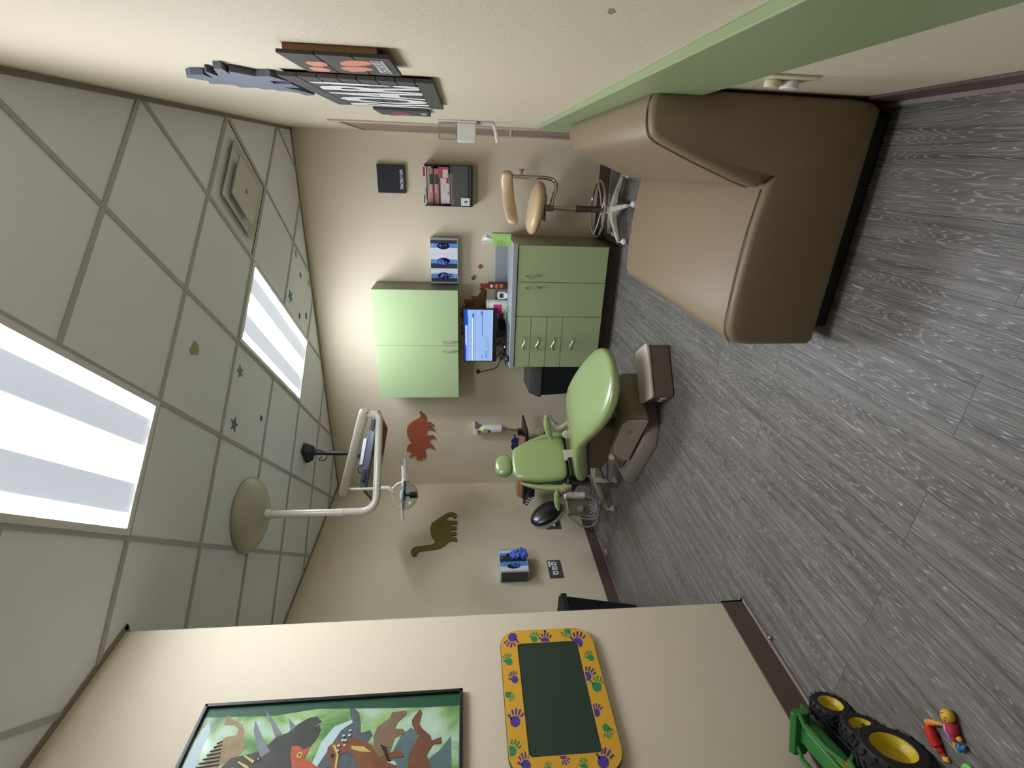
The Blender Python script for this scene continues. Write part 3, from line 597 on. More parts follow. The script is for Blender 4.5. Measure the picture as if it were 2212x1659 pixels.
# ------------------------------------------------------------------ couch (child-size, wedge back)
SY0, SY1 = 1.56, 2.76
cou = thing('couch', 'tan vinyl couch with a wedge-shaped backrest against the right wall', 'couch', (-.17, 2.16, 0))
prof = [(-.535, .060), (-.553, .075), (-.556, .30), (-.552, .345), (-.538, .375), (-.505, .392), (-.40, .396), (-.30, .394), (-.15, .388), (-.04, .375), (-.006, .366), (.012, .350), (-.012, .366), (-.034, .393),
        (-.036, .425), (-.022, .475), (.030, .618), (.068, .715), (.083, .748), (.105, .768), (.140, .776), (.180, .778), (.205, .768), (.216, .745), (.219, .60), (.217, .16), (.210, .085), (.195, .062)]
def offs(poly, d):
    n = len(poly); out = []; cx = sum(p[0] for p in poly)/n
    for i in range(n):
        a, b, c_ = Vector(poly[i-1]), Vector(poly[i]), Vector(poly[(i+1) % n])
        n1 = Vector((-(b-a).y, (b-a).x)).normalized(); n2 = Vector((-(c_-b).y, (c_-b).x)).normalized()
        nn = (n1+n2); nn = nn.normalized() if nn.length > .2 else n1
        out.append(tuple(b+nn*d))
    return out
ar = sum(prof[i][0]*prof[(i+1) % len(prof)][1]-prof[(i+1) % len(prof)][0]*prof[i][1] for i in range(len(prof)))
sgn = 1 if ar > 0 else -1
g = G(); rings = []
for y, d in ((SY0, .020), (SY0+.003, .012), (SY0+.009, .005), (SY0+.02, 0), (SY1-.02, 0), (SY1-.009, .005), (SY1-.003, .012), (SY1, .02)):
    rings.append([Vector((p[0], y, p[1])) for p in offs(prof, sgn*d)])
g.loft(rings)
mk('upholstery', g, leather, cou, smooth=True, angle=50)
mk('plinth', G().bb(-.495, .19, SY0+.035, SY1-.035, 0, .062), mat('black_plinth', (22, 21, 20), rough=.6), cou, bevel=.012)
seam = mat('tan_seam', (136, 120, 98), rough=.6)
def sl(pts): return [(x, SY0+.022, z) for x, z in pts]
g = G().tube([(-.552, SY0+.018, .365), (-.505, SY0+.020, .3965), (-.40, SY0+.022, .400), (-.20, SY0+.022, .396), (-.04, SY0+.022, .379)], .0028, 6, smooth=4)
g.tube([(-.036, SY0+.02, .43), (-.02, SY0+.02, .482), (.030, SY0+.02, .622), (.068, SY0+.02, .718), (.083, SY0+.02, .752), (.105, SY0+.02, .771), (.15, SY0+.02, .780), (.20, SY0+.02, .775)], .0028, 6, smooth=4)
mk('seam', g, seam, cou, smooth=True)

# ------------------------------------------------------------------ operator stool by the back wall
stl = thing('operator_stool', 'cream operator stool with curved arm rest, chrome post and foot ring beside the cabinet', 'stool', (-.30, 4.12, 0))
cv = mat('cream_vinyl', (214, 188, 146), rough=.3, coat=.3)
hx, hy = -.30, 4.12
mk('seat', G().ell((-.305, hy, .745), (.205, .19, .062), Matrix.Rotation(R_(9), 3, 'Y') @ Matrix.Rotation(R_(0), 3, 'X'), n=32, m=18, pw=.85), cv, stl, smooth=True)
pts = [(-.045, 4.20, .972), (-.10, 4.25, .975), (-.18, 4.27, .966), (-.27, 4.25, .952), (-.36, 4.19, .935), (-.425, 4.10, .918)]
g = G(); P_ = spline([Vector(p) for p in pts], 6); rings = []
for i, p in enumerate(P_):
    d = (P_[min(i+1, len(P_)-1)]-P_[max(i-1, 0)]).normalized(); s_ = Vector((-d.y, d.x, 0)).normalized(); t = i/(len(P_)-1)
    e = math.sqrt(max(.02, 1-(2*t-1)**8)); e = min(e, 1)
    rings.append([p+s_*math.cos(a)*.033*e+Vector((0, 0, 1))*math.sin(a)*.052*e for a in [2*math.pi*k/16 for k in range(16)]])
g.loft(rings); lab(mk('arm_rest', g, cv, stl, smooth=True, angle=70), 'curved padded arm rest')
mk('arm_tube', G().tube([(-.30, hy, .625), (-.20, hy+.01, .60), (-.125, hy+.03, .585), (-.085, hy+.05, .63), (-.078, hy+.07, .75), (-.078, hy+.09, .93)], .0155, 12, smooth=6), chrome, stl, smooth=True)
mk('knob', G().cyl((-.078, 4.20, .86), (-.035, 4.20, .862), .008).cyl((-.035, 4.20, .862), (-.02, 4.20, .862), .02), mat('grey_knob', (120, 116, 110), rough=.4), stl, smooth=True)
mk('seat_plate', G().box((hx, hy, .675), (.20, .16, .012)).cyl((hx, hy, .60), (hx, hy, .672), .026), steel, stl, bevel=.003)
mk('post', G().cyl((hx, hy, .40), (hx, hy, .61), .0165), chrome, stl, smooth=True)
lab(mk('post_sleeve', G().cyl((hx, hy, .13), (hx, hy, .41), .025).cyl((hx, hy, .405), (hx, hy, .418), .028), mat('dark_chrome', (120, 118, 112), rough=.2, metal=.9), stl, smooth=True), 'dark metal sleeve')
mk('foot_ring', G().tube([(hx+.215*math.cos(a), hy+.215*math.sin(a), .235) for a in [2*math.pi*k/40 for k in range(40)]], .0095, 10, closed=True), chrome, stl, smooth=True)
for k in range(5):
    a = R_(20+72*k); mk('spoke', G().tube([(hx+.02*math.cos(a), hy+.02*math.sin(a), .205), (hx+.12*math.cos(a), hy+.12*math.sin(a), .215), (hx+.212*math.cos(a), hy+.212*math.sin(a), .235)], .006, 8), cream, stl, smooth=True)
def star_base(t, hx, hy, angs, L, m, zc=.115, caster_m=None):
    mk('hub', G().lathe([(.045, 0), (.05, .02), (.035, .07), (.028, .10)], (hx, hy, zc-.05)), m, t, smooth=True)
    for a in angs:
        a = R_(a); d = Vector((math.cos(a), math.sin(a), 0)); n_ = Vector((-d.y, d.x, 0)); o = Vector((hx, hy, 0))
        rings = []
        for s_, z, wd, ht in ((.03, zc, .027, .026), (L*.5, zc-.012, .02, .018), (L, zc-.04, .013, .012)):
            c_ = o+d*s_+Vector((0, 0, z)); rings.append([c_+n_*wd*x+Vector((0, 0, ht*y)) for x, y in ((1, -1), (1, .6), (.6, 1), (-.6, 1), (-1, .6), (-1, -1))])
        leg = mk('leg', G().loft(rings), m, t, bevel=.002)
        c_ = o+d*(L+.01)
        ca = mk('caster', G().cyl(c_+Vector((0, 0, .05)), c_+Vector((0, 0, .085)), .007).ell(c_+n_*.012+Vector((0, 0, .027)), (.026, .026, .0265), n=16, m=10), caster_m or white, leg, smooth=True)
star_base(stl, hx, hy, [-78, -6, 66, 138, 208], .255, cream)

# ------------------------------------------------------------------ dental chair  (local axes: A towards the foot, B away from the camera)
AN = R_(27.5); CA = Vector((math.cos(AN), -math.sin(AN), 0)); CB = Vector((math.sin(AN), math.cos(AN), 0)); CC = Vector((-1.62, 3.02, 0))
def W(a, b, z): return CC+CA*a+CB*b+Vector((0, 0, z))
RC = Matrix.Rotation(-AN, 3, 'Z')
dc = thing('dental_chair', 'green upholstered dental chair on a beige pedestal in the middle of the room', 'dental chair', CC)
def plank(st, nx=24, edge=.35):
    """loft along A; st: (a, b-centre, half-width, top z, bottom z)"""
    rings = []
    for a, bc, hw, zt, zb in st:
        c_, h = (zt+zb)/2, (zt-zb)/2; r = []
        for k in range(nx):
            t = 2*math.pi*k/nx; x, y = math.cos(t), math.sin(t)
            x, y = math.copysign(abs(x)**edge, x), math.copysign(abs(y)**.6, y)
            r.append(W(a, bc+hw*x, c_+h*y))
        rings.append(r)
    return G().loft(rings)
seat_st = [(-.600, 0, .17, .430, .385), (-.590, 0, .205, .452, .368), (-.55, 0, .225, .468, .362), (-.45, 0, .232, .490, .375), (-.30, 0, .235, .523, .405), (-.15, 0, .24, .553, .438), (-.03, 0, .25, .575, .470), (.05, 0, .26, .572, .475), (.14, 0, .275, .548, .455), (.24, 0, .285, .515, .428), (.34, 0, .28, .484, .400), (.42, 0, .262, .462, .378), (.49, 0, .225, .443, .364), (.545, 0, .165, .428, .36), (.575, 0, .10, .415, .368), (.585, 0, .05, .405, .378)]
mk('seat', plank(seat_st, 28), vinyl_g, dc, smooth=True, angle=80, sub=1)
# backrest: slab leaning back
bz = Vector((0, 0, 1)); lean = R_(13); BU = (bz*math.cos(lean)-CA*math.sin(lean)); BN = (CA*math.cos(lean)+bz*math.sin(lean)); BO = W(-.60, .015, .50)
def slab(o, up, side, nrm, rows, th, n=28, pw=.45):
    """rows: (height along up, centre offset, half width, front bulge scale)"""
    rings = []
    for h, cc, hw, s_ in rows:
        r = []
        for k in range(n):
            t = 2*math.pi*k/n; x, y = math.cos(t), math.sin(t)
            x, y = math.copysign(abs(x)**pw, x), math.copysign(abs(y)**.7, y)
            r.append(o+up*h+side*(cc+hw*x)+nrm*(th*s_*y))
        rings.append(r)
    return G().loft(rings)
mk('backrest', slab(BO, BU, CB, BN, [(0, 0, .13, .5), (.008, 0, .17, .8), (.03, 0, .192, 1), (.12, 0, .200, 1), (.24, 0, .192, 1), (.33, 0, .172, 1), (.40, 0, .150, 1), (.428, 0, .130, .85), (.44, 0, .09, .55)], .045), vinyl_g, dc, smooth=True, angle=80, sub=1)
HO = BO+BU*.445-BN*.012
mk('headrest', slab(HO, BU, CB, BN, [(0, 0, .045, .4), (.012, 0, .078, .8), (.045, 0, .098, 1), (.09, 0, .096, 1), (.125, 0, .075, .85), (.142, 0, .045, .45)], .048, pw=.8), vinyl_g, dc, smooth=True, angle=80, sub=1)
mk('headrest_bar', G().tube([BO+BU*.40-BN*.05, BO+BU*.47-BN*.05, BO+BU*.52-BN*.03], .014, 10), black, dc, smooth=True)
# upholstered shell wrapping the sides of the back
for s_, nm in ((1, 'far'), (-1, 'near')):
    rows = []
    for h, q, hw in ((-.015, .215, .035), (.0, .225, .05), (.08, .235, .06), (.18, .222, .055), (.28, .195, .045), (.36, .165, .03), (.39, .15, .015)):
        rows.append((h, s_*q, hw*.5, 1))
    o = mk('side_wing', slab(BO-BN*.055, BU, CB, (BN*.75+CB*(-s_)*-.25).normalized(), rows, .045, n=20, pw=.8), vinyl_g, dc, smooth=True, angle=80)
mk('back_shell', slab(BO-BN*.06, BU, CB, BN, [(0, 0, .18, 1), (.1, 0, .19, 1), (.3, 0, .17, 1), (.40, 0, .12, 1)], .02), mat('dark_olive', (90, 104, 66), rough=.5), dc, smooth=True, angle=60)
# armrests with brackets
ab = mat('arm_beige', (150, 144, 122), rough=.4)
fa = mk('armrest', G().tube([(-1.845, 3.475, .655), (-1.87, 3.465, .657), (-1.93, 3.44, .650), (-1.98, 3.42, .636), (-2.03, 3.40, .612)], [.014, .024, .027, .026, .018], 14, smooth=4), vinyl_g, dc, smooth=True)
mk('bracket', G().tube([(-1.85, 3.475, .630), (-1.90, 3.44, .60), (-1.93, 3.42, .55), (-1.90, 3.40, .51), (-1.84, 3.36, .49)], [.012, .022, .030, .026, .02], 12, smooth=4), ab, fa, smooth=True)
mk('pivot', G().cyl((-1.955, 3.36, .505), (-1.95, 3.335, .505), .03).cyl((-1.95, 3.335, .505), (-1.948, 3.328, .505), .016), mat('pale_hinge', (206, 200, 184), rough=.4), fa, smooth=True)
na = mk('armrest', G().tube([(-2.20, 2.955, .628), (-2.225, 2.945, .632), (-2.27, 2.925, .632), (-2.31, 2.905, .626), (-2.335, 2.895, .618)], [.013, .021, .023, .021, .014], 14, smooth=4), vinyl_g, dc, smooth=True)
mk('bracket', G().tube([(-2.22, 2.95, .615), (-2.215, 2.965, .57), (-2.20, 2.99, .52)], [.018, .024, .020], 12, smooth=4), ab, na, smooth=True)
# mechanism between seat and back
mk('hinge_cover', G().box(W(-.60, .02, .485), (.07, .10, .09), RC), mat('pale_hinge', (206, 200, 184), rough=.4), dc, bevel=.008)
g = G().box(W(-.585, -.10, .45), (.10, .16, .10), RC); g.box(W(-.62, -.18, .43), (.05, .05, .16), RC); g.cyl(W(-.62, -.22, .50), W(-.62, .20, .50), .022)
mk('hinge', g, black, dc, bevel=.004)
g = G().loft([[W(-.50, y, z) for y, z in ((-.15, .36), (.15, .36), (.15, .27), (-.15, .25))], [W(-.20, y, z) for y, z in ((-.15, .43), (.15, .43), (.15, .22), (-.15, .20))], [W(.06, y, z) for y, z in ((-.14, .45), (.14, .45), (.14, .25), (-.14, .23))]])
mk('seat_cover', g, mat('brown_cover', (138, 120, 98), rough=.5), dc, bevel=.015)
g = G().tube([W(.02, -.07, .40), W(.10, -.07, .33), W(.16, -.06, .27)], .022, 10).box(W(.10, .06, .34), (.16, .05, .12), RC)
mk('lift_linkage', g, steel, dc, bevel=.004)
# pedestal: long housing, rounded front cover, base plate
def hull(rows): return G().loft([[W(a, b, z) for b, z in r] for a, r in rows])
o8 = lambda hw, z0, z1, c_=.03: [(-hw, z0), (hw, z0), (hw, z1-c_), (hw-c_, z1), (-hw+c_, z1), (-hw, z1-c_)]
mk('pedestal', hull([(-.47, o8(.13, .115, .20)), (-.44, o8(.17, .112, .225)), (-.20, o8(.19, .112, .262)), (.05, o8(.2, .112, .285)), (.22, o8(.205, .112, .275)), (.262, o8(.19, .115, .24)), (.27, o8(.16, .12, .22))]), taupe, dc, bevel=.012, seg=3)
cp = [( -.26, .118), (.262, .118), (.270, .16), (.262, .262), (.22, .285), (-.05, .275), (-.15, .25), (-.21, .21), (-.25, .16)]
c_ = mk('pedestal_cover', G().prism(cp, 'Y', -.012, .0).xf(Matrix.Translation(W(0, -.203, 0)) @ RC.to_4x4()), beige, dc, bevel=.01, seg=4)
g = G()
for dx in (0, .03): g.prism([(x+dx+.12, z+.215) for x, z in rrect(.024, .022, .004)], 'Y', -.014, -.0125)
mk('emblem', g.xf(Matrix.Translation(W(0, -.203, 0)) @ RC.to_4x4()), taupe, c_)
bp_ = [(-.60, -.11), (-.52, -.262), (.02, -.262), (.14, -.18), (.20, .0), (.18, .28), (.05, .34), (-.52, .30), (-.60, .15)]
g = G(); n0 = len(bp_)
lo = [W(a, b, .0) for a, b in bp_]; mi_ = [W(a, b, .055) for a, b in bp_]; hi = [W(a*.97, b*.90, .10) for a, b in bp_]
g.loft([lo, mi_, hi]); mk('base_plate', g, mat('warm_grey_plastic', (150, 140, 130), rough=.5), dc, bevel=.008)

# control box on the near side, foot switch, tubing
cb = mk('control_box', G().box(W(-.62, -.315, .47), (.05, .045, .165), RC), cream, dc, bevel=.012)
mk('dial', G().cyl(W(-.625, -.42, .44), W(-.605, -.425, .44), .024).cyl(W(-.605, -.425, .44), W(-.598, -.425, .44), .014), mat('grey_dial', (140, 136, 126), rough=.4), cb, smooth=True)
mk('side_housing', G().box(W(-.655, -.395, .455), (.06, .115, .175), RC), mat('taupe_metal', (120, 110, 96), rough=.35, metal=.3), dc, bevel=.01)

# ------------------------------------------------------------------ floor junction box at the foot of the chair
jd = Vector((.788, .616, 0)); jn = Vector((-.62, .785, 0)); j0 = Vector((-1.285, 2.650, 0))
RJ = Matrix.Rotation(math.atan2(jd.y, jd.x), 3, 'Z'); jc = j0+jd*.178+jn*.108
jb = thing('floor_utility_box', 'low utility box with a pale lid on the floor beyond the dental chair foot', 'utility box', jc)
mk('housing', G().prism(rrect(.35, .205, .028), 'Z', .006, .135).xf(Matrix.Translation(jc) @ RJ.to_4x4()), mat('bronze_plastic', (112, 98, 84), rough=.35), jb, bevel=.003)
mk('lid', G().prism(rrect(.362, .217, .032), 'Z', .135, .156).xf(Matrix.Translation(jc) @ RJ.to_4x4()), mat('pale_lid', (222, 212, 200), rough=.3), jb, bevel=.006, seg=4)
mk('gasket', G().prism(rrect(.34, .20, .028), 'Z', 0, .007).xf(Matrix.Translation(jc) @ RJ.to_4x4()), black, jb)
g = G()
for q, z in ((-.05, .055), (.02, .05)): pc = jc-jd*.1755+jn*q+Vector((0, 0, z)); g.cyl(pc, pc-jd*.006, .022 if q < 0 else .018, n=20)
mk('port_cap', g, mat('pale_cap', (200, 192, 180), rough=.4), jb, smooth=True)

# ------------------------------------------------------------------ overhead dental light
lx, ly = -2.155, 2.705
lt = thing('dental_light', 'cream ceiling-mounted dental light on a long bent arm above the chair', 'lamp', (lx, ly, ZC))
cm = mat('cream_paint', (214, 210, 192), rough=.3, coat=.3)
mk('canopy', G().lathe([(.01, -.115), (.05, -.112), (.10, -.10), (.16, -.08), (.21, -.055), (.238, -.03), (.245, -.012), (.24, 0)], (lx, ly, ZC), n=48), mat('canopy_paint', (186, 180, 160), rough=.25, coat=.3), lt, smooth=True)
mk('collar', G().cyl((lx, ly, ZC-.15), (lx, ly, ZC-.105), .032), cm, lt, smooth=True)
ad = Vector((.80, .60, 0)).normalized(); p0 = Vector((lx, ly, 0)); zA = 1.912; L1 = .625
mk('pole', G().cyl((lx, ly, 2.155), (lx, ly, 2.615), .0245).cyl((lx, ly, 2.12), (lx, ly, 2.17), .0265), cm, lt, smooth=True)
bend = [p0+Vector((0, 0, 2.118)), p0+Vector((0, 0, 2.03))]
for k in range(1, 9):
    a = R_(90*k/8); bend.append(p0+ad*(.10*(1-math.cos(a)))+Vector((0, 0, zA+.10-.10*math.sin(a))))
bend += [p0+ad*L1+Vector((0, 0, zA))]
pe = p0+ad*(L1+.03)
for k in range(1, 6):
    a = R_(90*k/5); bend.append(p0+ad*(L1+.035*math.sin(a))+Vector((0, 0, zA+.035*(1-math.cos(a)))))
bend += [bend[-1]+Vector((0, 0, .045))]
mk('swing_arm', G().tube(bend, .0255, 16), cm, lt, smooth=True)
e1 = bend[-1]; A0 = Vector((e1.x, e1.y, 2.022)); A1 = Vector((-2.425, 3.29, 2.285))
mk('joint', G().cyl(e1-Vector((0, 0, .005)), A0+Vector((0, 0, .02)), .018), cm, lt, smooth=True)
dd = (A1-A0).normalized()
mk('spring_arm', G().tube([A0-dd*.045, A0-dd*.03, A0, A1, A1+dd*.015, A1+dd*.025], [.022, .032, .036, .034, .03, .02], 20), cm, lt, smooth=True)
rx, ry = -2.405, 3.300
mk('drop_rod', G().cyl((rx, ry, 1.99), (rx, ry, 2.27), .0125).cyl((rx, ry, 1.965), (rx, ry, 1.998), .018), cm, lt, smooth=True)
mk('curved_neck', G().tube([(rx, ry, 1.985), (rx, ry, 1.94), (rx-.012, ry-.008, 1.915), (rx-.03, ry-.02, 1.895)], [.021, .022, .021, .019], 14, smooth=3), cm, lt, smooth=True)
hc = Vector((rx-.045, ry-.03, 1.81)); hd = Vector((-.72, -.55, 0)).normalized() if False else Vector((-.73, -.55, .0)).normalized()
yk = G().tube([hc+Vector((0, 0, .09)), hc-hd*.05+Vector((0, 0, .085)), hc-hd*.09+Vector((0, 0, .045)), hc-hd*.10+Vector((0, 0, 0))], .011, 12, smooth=6)
yk.tube([hc+Vector((0, 0, .09)), hc+hd*.05+Vector((0, 0, .075)), hc+hd*.09+Vector((0, 0, .045)), hc+hd*.10], .008, 12, smooth=6)
mk('yoke', yk, cm, lt, smooth=True)
hn = hd.cross(Vector((0, 0, 1)))
g = G().tube([hc-hd*.235+Vector((0, 0, .012)), hc-hd*.20+Vector((0, 0, .01)), hc-hd*.09+Vector((0, 0, .004))], [.012, .010, .013], 12).tube([hc+hd*.20, hc+hd*.165+Vector((0, 0, .006)), hc+hd*.06+Vector((0, 0, .01))], [.012, .010, .014], 12)
mk('handle', g, mat('white_handle', (228, 230, 224), rough=.25), lt, smooth=True)
lab(mk('barrier_sleeve', G().cyl(hc-hd*.30+Vector((0, 0, .0)), hc-hd*.10+Vector((0, 0, -.018)), .004, .028, n=12), mat('cloudy_plastic', (210, 214, 220), rough=.3, alpha=.45), lt, smooth=True), 'cloudy plastic sleeve over the handle')
mk('head_housing', G().ell(hc+Vector((0, 0, .005)), (.055, .05, .022), Matrix.Rotation(math.atan2(hd.y, hd.x), 3, 'Z')).ell(hc-hd*.08+Vector((0, 0, .0)), (.05, .035, .018), Matrix.Rotation(math.atan2(hd.y, hd.x), 3, 'Z')), mat('white_handle', (228, 230, 224)), lt, smooth=True)
mk('lamp_socket', G().cyl(hc+Vector((0, 0, -.10)), hc+Vector((0, 0, -.05)), .026).cyl(hc+Vector((0, 0, -.05)), hc+Vector((0, 0, 0)), .012), mat('dark_green_metal', (50, 58, 48), rough=.4), lt, smooth=True)
lab(mk('lamp_cap', G().cyl(hc+Vector((0, 0, -.118)), hc+Vector((0, 0, -.10)), .028), cm, lt, smooth=True), 'pale round cap')
gs = [(.115*math.cos(a), -.115*math.sin(a)) for a in [R_(90*k/10) for k in range(10)]]+[(.012, -.118)]
g = G(); n = 32; vs = []
for r, h in [(.118, -.002)]+gs:
    for k in range(n): t = 2*math.pi*k/n; vs.append(hc+Vector((r*math.cos(t), r*math.sin(t), h)))
m_ = len(gs)+1
g.add(vs, [(i*n+k, i*n+(k+1) % n, (i+1)*n+(k+1) % n, (i+1)*n+k) for i in range(m_-1) for k in range(n)])
sh = mk('glass_shield', g, clear, lt, smooth=True); md = sh.modifiers.new('solid', 'SOLIDIFY'); md.thickness = .0025
lab(sh, 'clear domed shield'); mk('shield_rim', G().tube([hc+Vector((.118*math.cos(a), .118*math.sin(a), -.002)) for a in [2*math.pi*k/36 for k in range(36)]], .0022, 6, closed=True), mat('grey_rim', (150, 156, 146), rough=.3), lt, smooth=True)

# ------------------------------------------------------------------ ceiling television, screen facing down over the chair
tv = thing('television', 'ceiling-hung flat television facing down above the dental chair', 'television', (-2.4387, 3.8118, 2.10))
tc_ = Vector((-2.4387, 3.8118, 2.10)); tu = Vector((-.631, -.772, .079)).normalized(); tv_ = Vector((.775, -.631, .027)).normalized(); tn = tu.cross(tv_)
if tn.z < 0: tn = -tn
TM = Matrix(((tu.x, tv_.x, tn.x, tc_.x), (tu.y, tv_.y, tn.y, tc_.y), (tu.z, tv_.z, tn.z, tc_.z), (0, 0, 0, 1)))
tvb = mat('tv_shell', (70, 78, 96), rough=.4); nav = mat('navy_black', (26, 30, 44), rough=.35)
mk('panel', G().box((0, 0, .008), (.74, .43, .016)).xf(TM), black, tv, bevel=.003)
mk('screen', G().box((0, 0, -.0005), (.715, .40, .002)).xf(TM), mat('glossy_screen', (30, 26, 36), rough=.08, spec=.8), tv)
g = G().box((0, .03, .045), (.70, .34, .06), taper=(.9, .8)); g.box((0, .06, .085), (.40, .2, .03), taper=(.9, .85)); mk('rear_housing', g.xf(TM), tvb, tv, bevel=.012)
g = G()
for x in (-.24, .22):
    g.box((x, .197, .045), (.10, .012, .03))
mk('side_vent', g.xf(TM), nav, tv)
mk('wall_mount_plate', G().box((0, .10, .104), (.22, .12, .008)).box((0, .155, .095), (.24, .012, .03)).xf(TM), steel, tv, bevel=.002)
mt = thing('ceiling_mount', 'dark navy ceiling pole mount holding the television', 'mount', (-2.39, 3.83, ZC))
mk('canopy', G().prism([(-.085, 0), (.085, 0), (.08, -.03), (.045, -.075), (.025, -.085), (-.025, -.085), (-.045, -.075), (-.08, -.03)], 'Y', -.05, .05).xf(Matrix.Translation((-2.39, 3.83, ZC)) @ Matrix.Rotation(R_(-20), 4, 'Z')), nav, mt, bevel=.008)
mk('pole', G().cyl((-2.395, 3.83, 2.42), (-2.395, 3.83, 2.66), .017).tube([(-2.395, 3.83, 2.54), (-2.395, 3.83, 2.44), (-2.40, 3.83, 2.33)], [.019, .022, .016], 14), nav, mt, smooth=True)
mk('cable', G().tube([(-2.36, 3.80, 2.65), (-2.34, 3.80, 2.60), (-2.37, 3.80, 2.55), (-2.42, 3.80, 2.54), (-2.45, 3.80, 2.57), (-2.44, 3.80, 2.61), (-2.41, 3.80, 2.58)], .004, 8, smooth=5), black, mt, smooth=True)
mk('knuckle', G().box((-2.405, 3.82, 2.27), (.05, .05, .13)).cyl((-2.44, 3.80, 2.25), (-2.37, 3.84, 2.25), .014), mat('grey_steel', (96, 104, 118), rough=.35, metal=.6), mt, bevel=.005)
tag(mk('cable_loop', G().tube([(-2.46, 3.72, 2.21), (-2.47, 3.70, 2.25), (-2.51, 3.68, 2.24), (-2.51, 3.69, 2.20)], .0045, 8, smooth=5), black, smooth=True), 'small black cable loop on the back of the television', 'cable')

# ------------------------------------------------------------------ mobile delivery cart behind the chair
ct_ = thing('instrument_cart', 'beige mobile instrument cart behind the dental chair', 'cart', (-2.76, 4.30, 0))
mk('column', G().box((-2.76, 4.34, .42), (.30, .26, .58)), mat('beige_cart', (176, 166, 146), rough=.5), ct_, bevel=.012)
mk('base', G().box((-2.76, 4.32, .11), (.44, .40, .05)), taupe, ct_, bevel=.015)
for dx, dy in ((-.17, -.16), (.17, -.16), (.17, .16), (-.17, .16)):
    mk('caster', G().ell((-2.76+dx, 4.32+dy, .042), (.022, .04, .042), n=16, m=10).cyl((-2.76+dx, 4.32+dy, .05), (-2.76+dx, 4.32+dy, .09), .008), white, ct_, smooth=True)
RK = Matrix.Rotation(R_(4), 3, 'Z')
mk('work_surface', G().box((-2.73, 4.20, .722), (.80, .40, .022), RK), black, ct_, bevel=.006)
mk('drawer_unit', G().box((-2.93, 4.13, .665), (.24, .30, .085), RK), mat('blue_black', (26, 28, 38), rough=.5), ct_, bevel=.004)
for k in range(4):
    p = Vector((-3.06+.035*k, 4.00-.01*k, .715-.012*k)); mk('instrument', G().tube([p, p+Vector((-.03, -.05, .02)), p+Vector((-.045, -.07, -.02))], .008, 8).box(p+Vector((0, 0, -.01)), (.025, .05, .025)), black, ct_, smooth=True)
mk('instrument', G().tube([(-2.66, 4.06, .74), (-2.58, 4.0, .78), (-2.48, 3.97, .83)], .009, 8), black, ct_, smooth=True)
def tray(x, y, z, rz, w_, l_, label):
    r = Matrix.Rotation(R_(rz), 3, 'Z'); t = thing('tray', label, 'tray', (x, y, z))
    mk('tray_top', G().box((x, y, z+.035), (w_, l_, .048), r, taper=(.9, .9)), mat('tan_wood', (176, 134, 102), rough=.5), t, bevel=.004)
    lab(mk('rim', G().box((x, y, z+.006), (w_+.012, l_+.012, .012), r), mat('orange_rim', (164, 96, 52), rough=.5), t, bevel=.002), 'orange-brown rim')
tray(-2.985, 4.12, .734, 4, .22, .17, 'tan and orange box-shaped tray on the cart left of the chair back')
tray(-2.475, 4.12, .734, 18, .12, .13, 'small terracotta tray on the cart right of the headrest')
gg = thing('safety_goggles', 'dark blue safety goggles on the small tray by the headrest', 'goggles', (-2.475, 4.10, .80))
bpl = mat('blue_plastic', (20, 56, 120), rough=.3)
g = G().tube([(-2.535, 4.075, .835), (-2.545, 4.13, .83), (-2.475, 4.17, .83), (-2.405, 4.13, .83), (-2.415, 4.075, .835)], .008, 8, smooth=5)
g.bb(-2.54, -2.41, 4.066, 4.084, .80, .832)
for q in (-.030, .030): g.tube([Vector((-2.475+q, 4.072, .846))+Vector((.029*math.cos(a), 0, .020*math.sin(a))) for a in [2*math.pi*k/16 for k in range(16)]], .007, 8, closed=True)
mk('frame', g, bpl, gg, smooth=True)
for q in (-.030, .030): mk('lens', G().cyl((-2.475+q, 4.070, .846), (-2.475+q, 4.074, .846), .025), mat('dark_lens', (20, 40, 70), rough=.1), gg, smooth=True)
t = thing('syringe', 'metal air-water syringe with a black holder beside the goggles', 'syringe', (-2.335, 4.10, .74))
mk('body', G().cyl((-2.335, 4.10, .745), (-2.33, 4.09, .885), .010).cyl((-2.33, 4.09, .885), (-2.305, 4.075, .895), .006), chrome, t, smooth=True)
mk('holder', G().box((-2.355, 4.10, .785), (.055, .045, .05)).tube([(-2.355, 4.10, .77), (-2.40, 4.10, .745), (-2.42, 4.12, .735)], .009, 8), black, t, bevel=.003)

# ------------------------------------------------------------------ assistant's stool with a black pad, left of the chair
as_ = thing('assistant_stool', 'stool with a glossy black backrest in a beige shell left of the dental chair', 'stool', (-2.62, 3.62, 0))
pc = Vector((-2.795, 3.42, .605)); sd = Vector((-.78, -.62, 0)); upv = Vector((0, 0, 1)); nr = Vector((.74, -.30, .60)).normalized()
ax_x = Vector((.52, .62, 0)).normalized() if False else None
zx = (Vector((-.42, -.30, .80))).normalized(); yx = nr.cross(zx).normalized(); nr = -(zx.cross(yx)).normalized() if zx.cross(yx).dot(nr) > 0 else zx.cross(yx).normalized(); yx = nr.cross(zx).normalized()
RM = Matrix(((yx.x, nr.x, zx.x), (yx.y, nr.y, zx.y), (yx.z, nr.z, zx.z)))
mk('backrest', G().ell(pc, (.105, .045, .155), RM, n=28, m=18), mat('glossy_black_vinyl', (26, 26, 28), rough=.3, coat=.3), as_, smooth=True)
mk('shell', G().ell(pc+RM @ Vector((0, .040, -.008)), (.112, .045, .160), RM, n=28, m=18), beige, as_, smooth=True)
mk('support_tube', G().tube([pc+Vector((.02, 0, -.15)), (-2.74, 3.50, .42), (-2.66, 3.58, .30)], .011, 12, smooth=5), steel, as_, smooth=True)
mk('knob', G().ell((-2.66, 3.58, .295), (.016, .016, .016)), chrome, as_, smooth=True)
